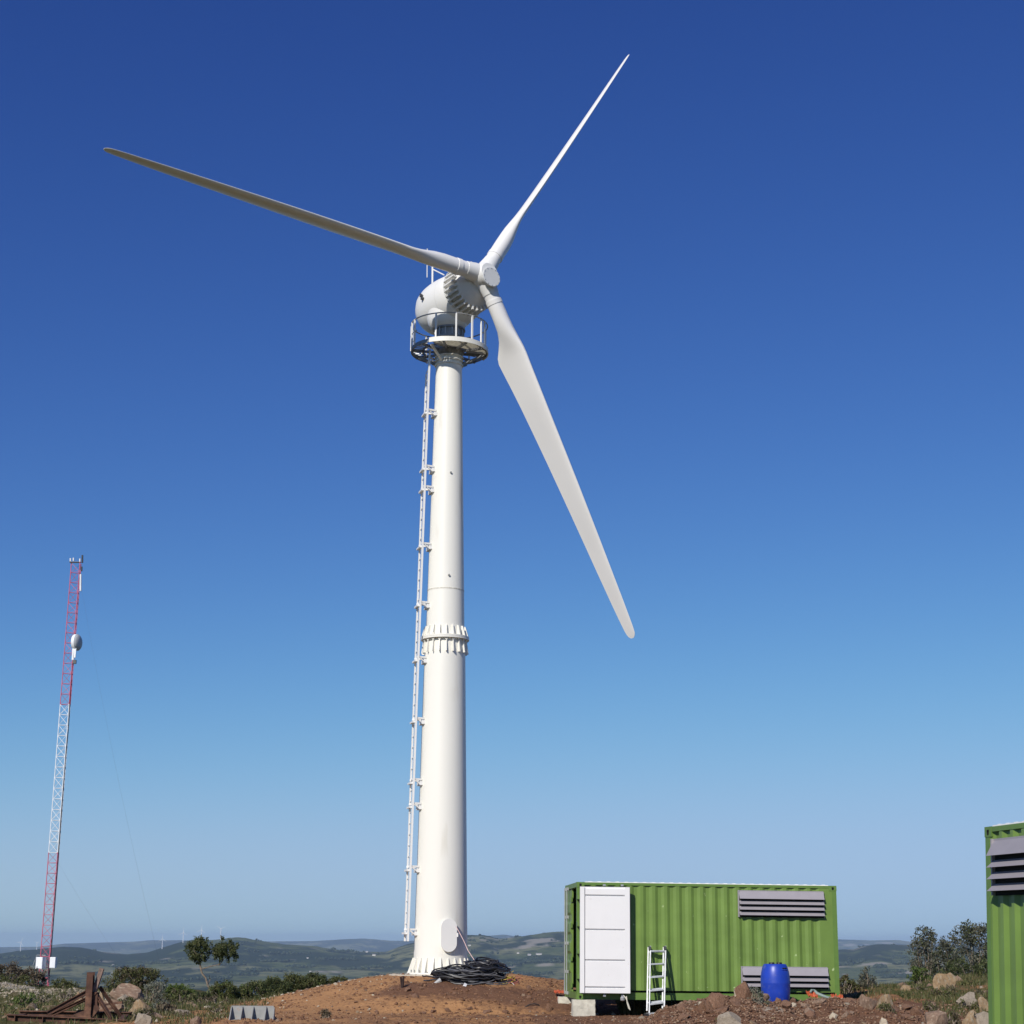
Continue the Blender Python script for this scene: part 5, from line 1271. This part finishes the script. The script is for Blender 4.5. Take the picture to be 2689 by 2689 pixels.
# clumps and lines of trees in the valley
pts = []
def clump(x, y, wpx, hpx, n, spread=1.0):
    for _ in range(n):
        g = hit(x + random.uniform(-.5, .5) * wpx, y + random.uniform(-.5, .5) * hpx * .4, 700); pts.append((g.x, g.y, g.z, random.uniform(.6, 1.2)))
for (x, y, w_, h_, n) in ((1345, 2532, 30, 8, 40), (1392, 2526, 24, 8, 34), (1445, 2527, 50, 6, 40), (1420, 2559, 60, 6, 40), (1310, 2538, 60, 5, 36), (1370, 2560, 26, 4, 18), (2253, 2528, 14, 6, 14), (2306, 2540, 16, 6, 16), (2360, 2515, 26, 8, 26), (2372, 2532, 36, 6, 28),
                        (2340, 2553, 60, 6, 44), (2370, 2566, 90, 14, 90), (2222, 2535, 30, 6, 20), (985, 2560, 18, 8, 14), (930, 2546, 60, 4, 26), (990, 2541, 70, 4, 28), (780, 2540, 60, 4, 24), (700, 2550, 80, 8, 60), (640, 2560, 60, 8, 50), (560, 2570, 70, 8, 44), (450, 2575, 90, 8, 60),
                        (880, 2520, 80, 4, 30), (760, 2505, 100, 5, 40), (330, 2540, 80, 4, 30), (250, 2560, 60, 6, 30), (900, 2500, 60, 4, 24), (500, 2520, 100, 5, 30), (600, 2535, 80, 5, 34), (420, 2530, 90, 5, 30), (200, 2530, 80, 5, 30), (30, 2515, 90, 8, 40), (720, 2525, 70, 3, 30)):
    clump(x, y, w_, h_, n)
for _ in range(900):
    a_ = random.uniform(-18.5, 18.5); r_ = math.exp(random.uniform(math.log(1500), math.log(9500)))
    x_, y_ = math.sin(math.radians(a_)) * r_, math.cos(math.radians(a_)) * r_
    if vnoise(np.array([x_ / 500]), np.array([y_ / 900]), 91)[0] > .45: pts.append((x_, y_, gz(x_, y_), random.uniform(.5, 1.1)))
pts = np.array(pts); n = len(pts); R_ = np.hypot(pts[:, 0], pts[:, 1]); sz = pts[:, 3] * np.clip(R_ * .0013, 2.5, 9)
nb_ = 6
ico = np.array([[0, 0, 1.0], [.9, 0, .45], [.28, .85, .45], [-.72, .53, .45], [-.72, -.53, .45], [.28, -.85, .45], [.72, .53, -.45], [-.28, .85, -.45], [-.9, 0, -.45], [-.28, -.85, -.45], [.72, -.53, -.45], [0, 0, -1.0]])
icf = np.array([[0, 1, 2], [0, 2, 3], [0, 3, 4], [0, 4, 5], [0, 5, 1], [1, 6, 2], [2, 7, 3], [3, 8, 4], [4, 9, 5], [5, 10, 1], [6, 7, 2], [7, 8, 3], [8, 9, 4], [9, 10, 5], [10, 6, 1], [6, 11, 7], [7, 11, 8], [8, 11, 9], [9, 11, 10], [10, 11, 6]])
rep = 4
P = np.repeat(pts[:, :3], rep, 0) + rng.normal(0, 1, (n * rep, 3)) * np.repeat(sz, rep)[:, None] * np.array([1.1, .8, .18]); s = np.repeat(sz, rep) * rng.uniform(.45, .9, n * rep)
V = (ico[None] * (1 + rng.uniform(-.25, .25, (n * rep, 12, 1))) * s[:, None, None] * np.array([1, 1, .8]) + P[:, None, :] + np.array([0, 0, 1]) * s[:, None, None] * .5).reshape(-1, 3)
Fc = (icf[None] + (np.arange(n * rep) * 12)[:, None, None]).reshape(-1, 3)
o = link('woodland', np_mesh('woodland', V, Fc, MAT['canopy'])); o['kind'] = 'stuff'; tag(o, 'dark clumps and lines of trees scattered over the valley', 'woodland')

# ------------------------------------------------------------------ air
hz_ = MB().lo((-21000, -21000, -420), (21000, 21000, 40)).build('haze', None) if False else None
me = MB().lo((-38000, -38000, -420), (38000, 38000, 140)); hm = bpy.data.materials.new('haze'); hm.use_nodes = True
N, L = hm.node_tree.nodes, hm.node_tree.links; N.remove(N['Principled BSDF'])
pv = N.new('ShaderNodeVolumePrincipled'); pv.inputs['Color'].default_value = (.56, .74, 1.0, 1); pv.inputs['Density'].default_value = 3.6e-5; pv.inputs['Anisotropy'].default_value = .0
L.new(pv.outputs[0], N['Material Output'].inputs['Volume'])
ho = me.build('haze', hm); ho['kind'] = 'stuff'; tag(ho, 'pale bluish haze in the air over the valley', 'haze')
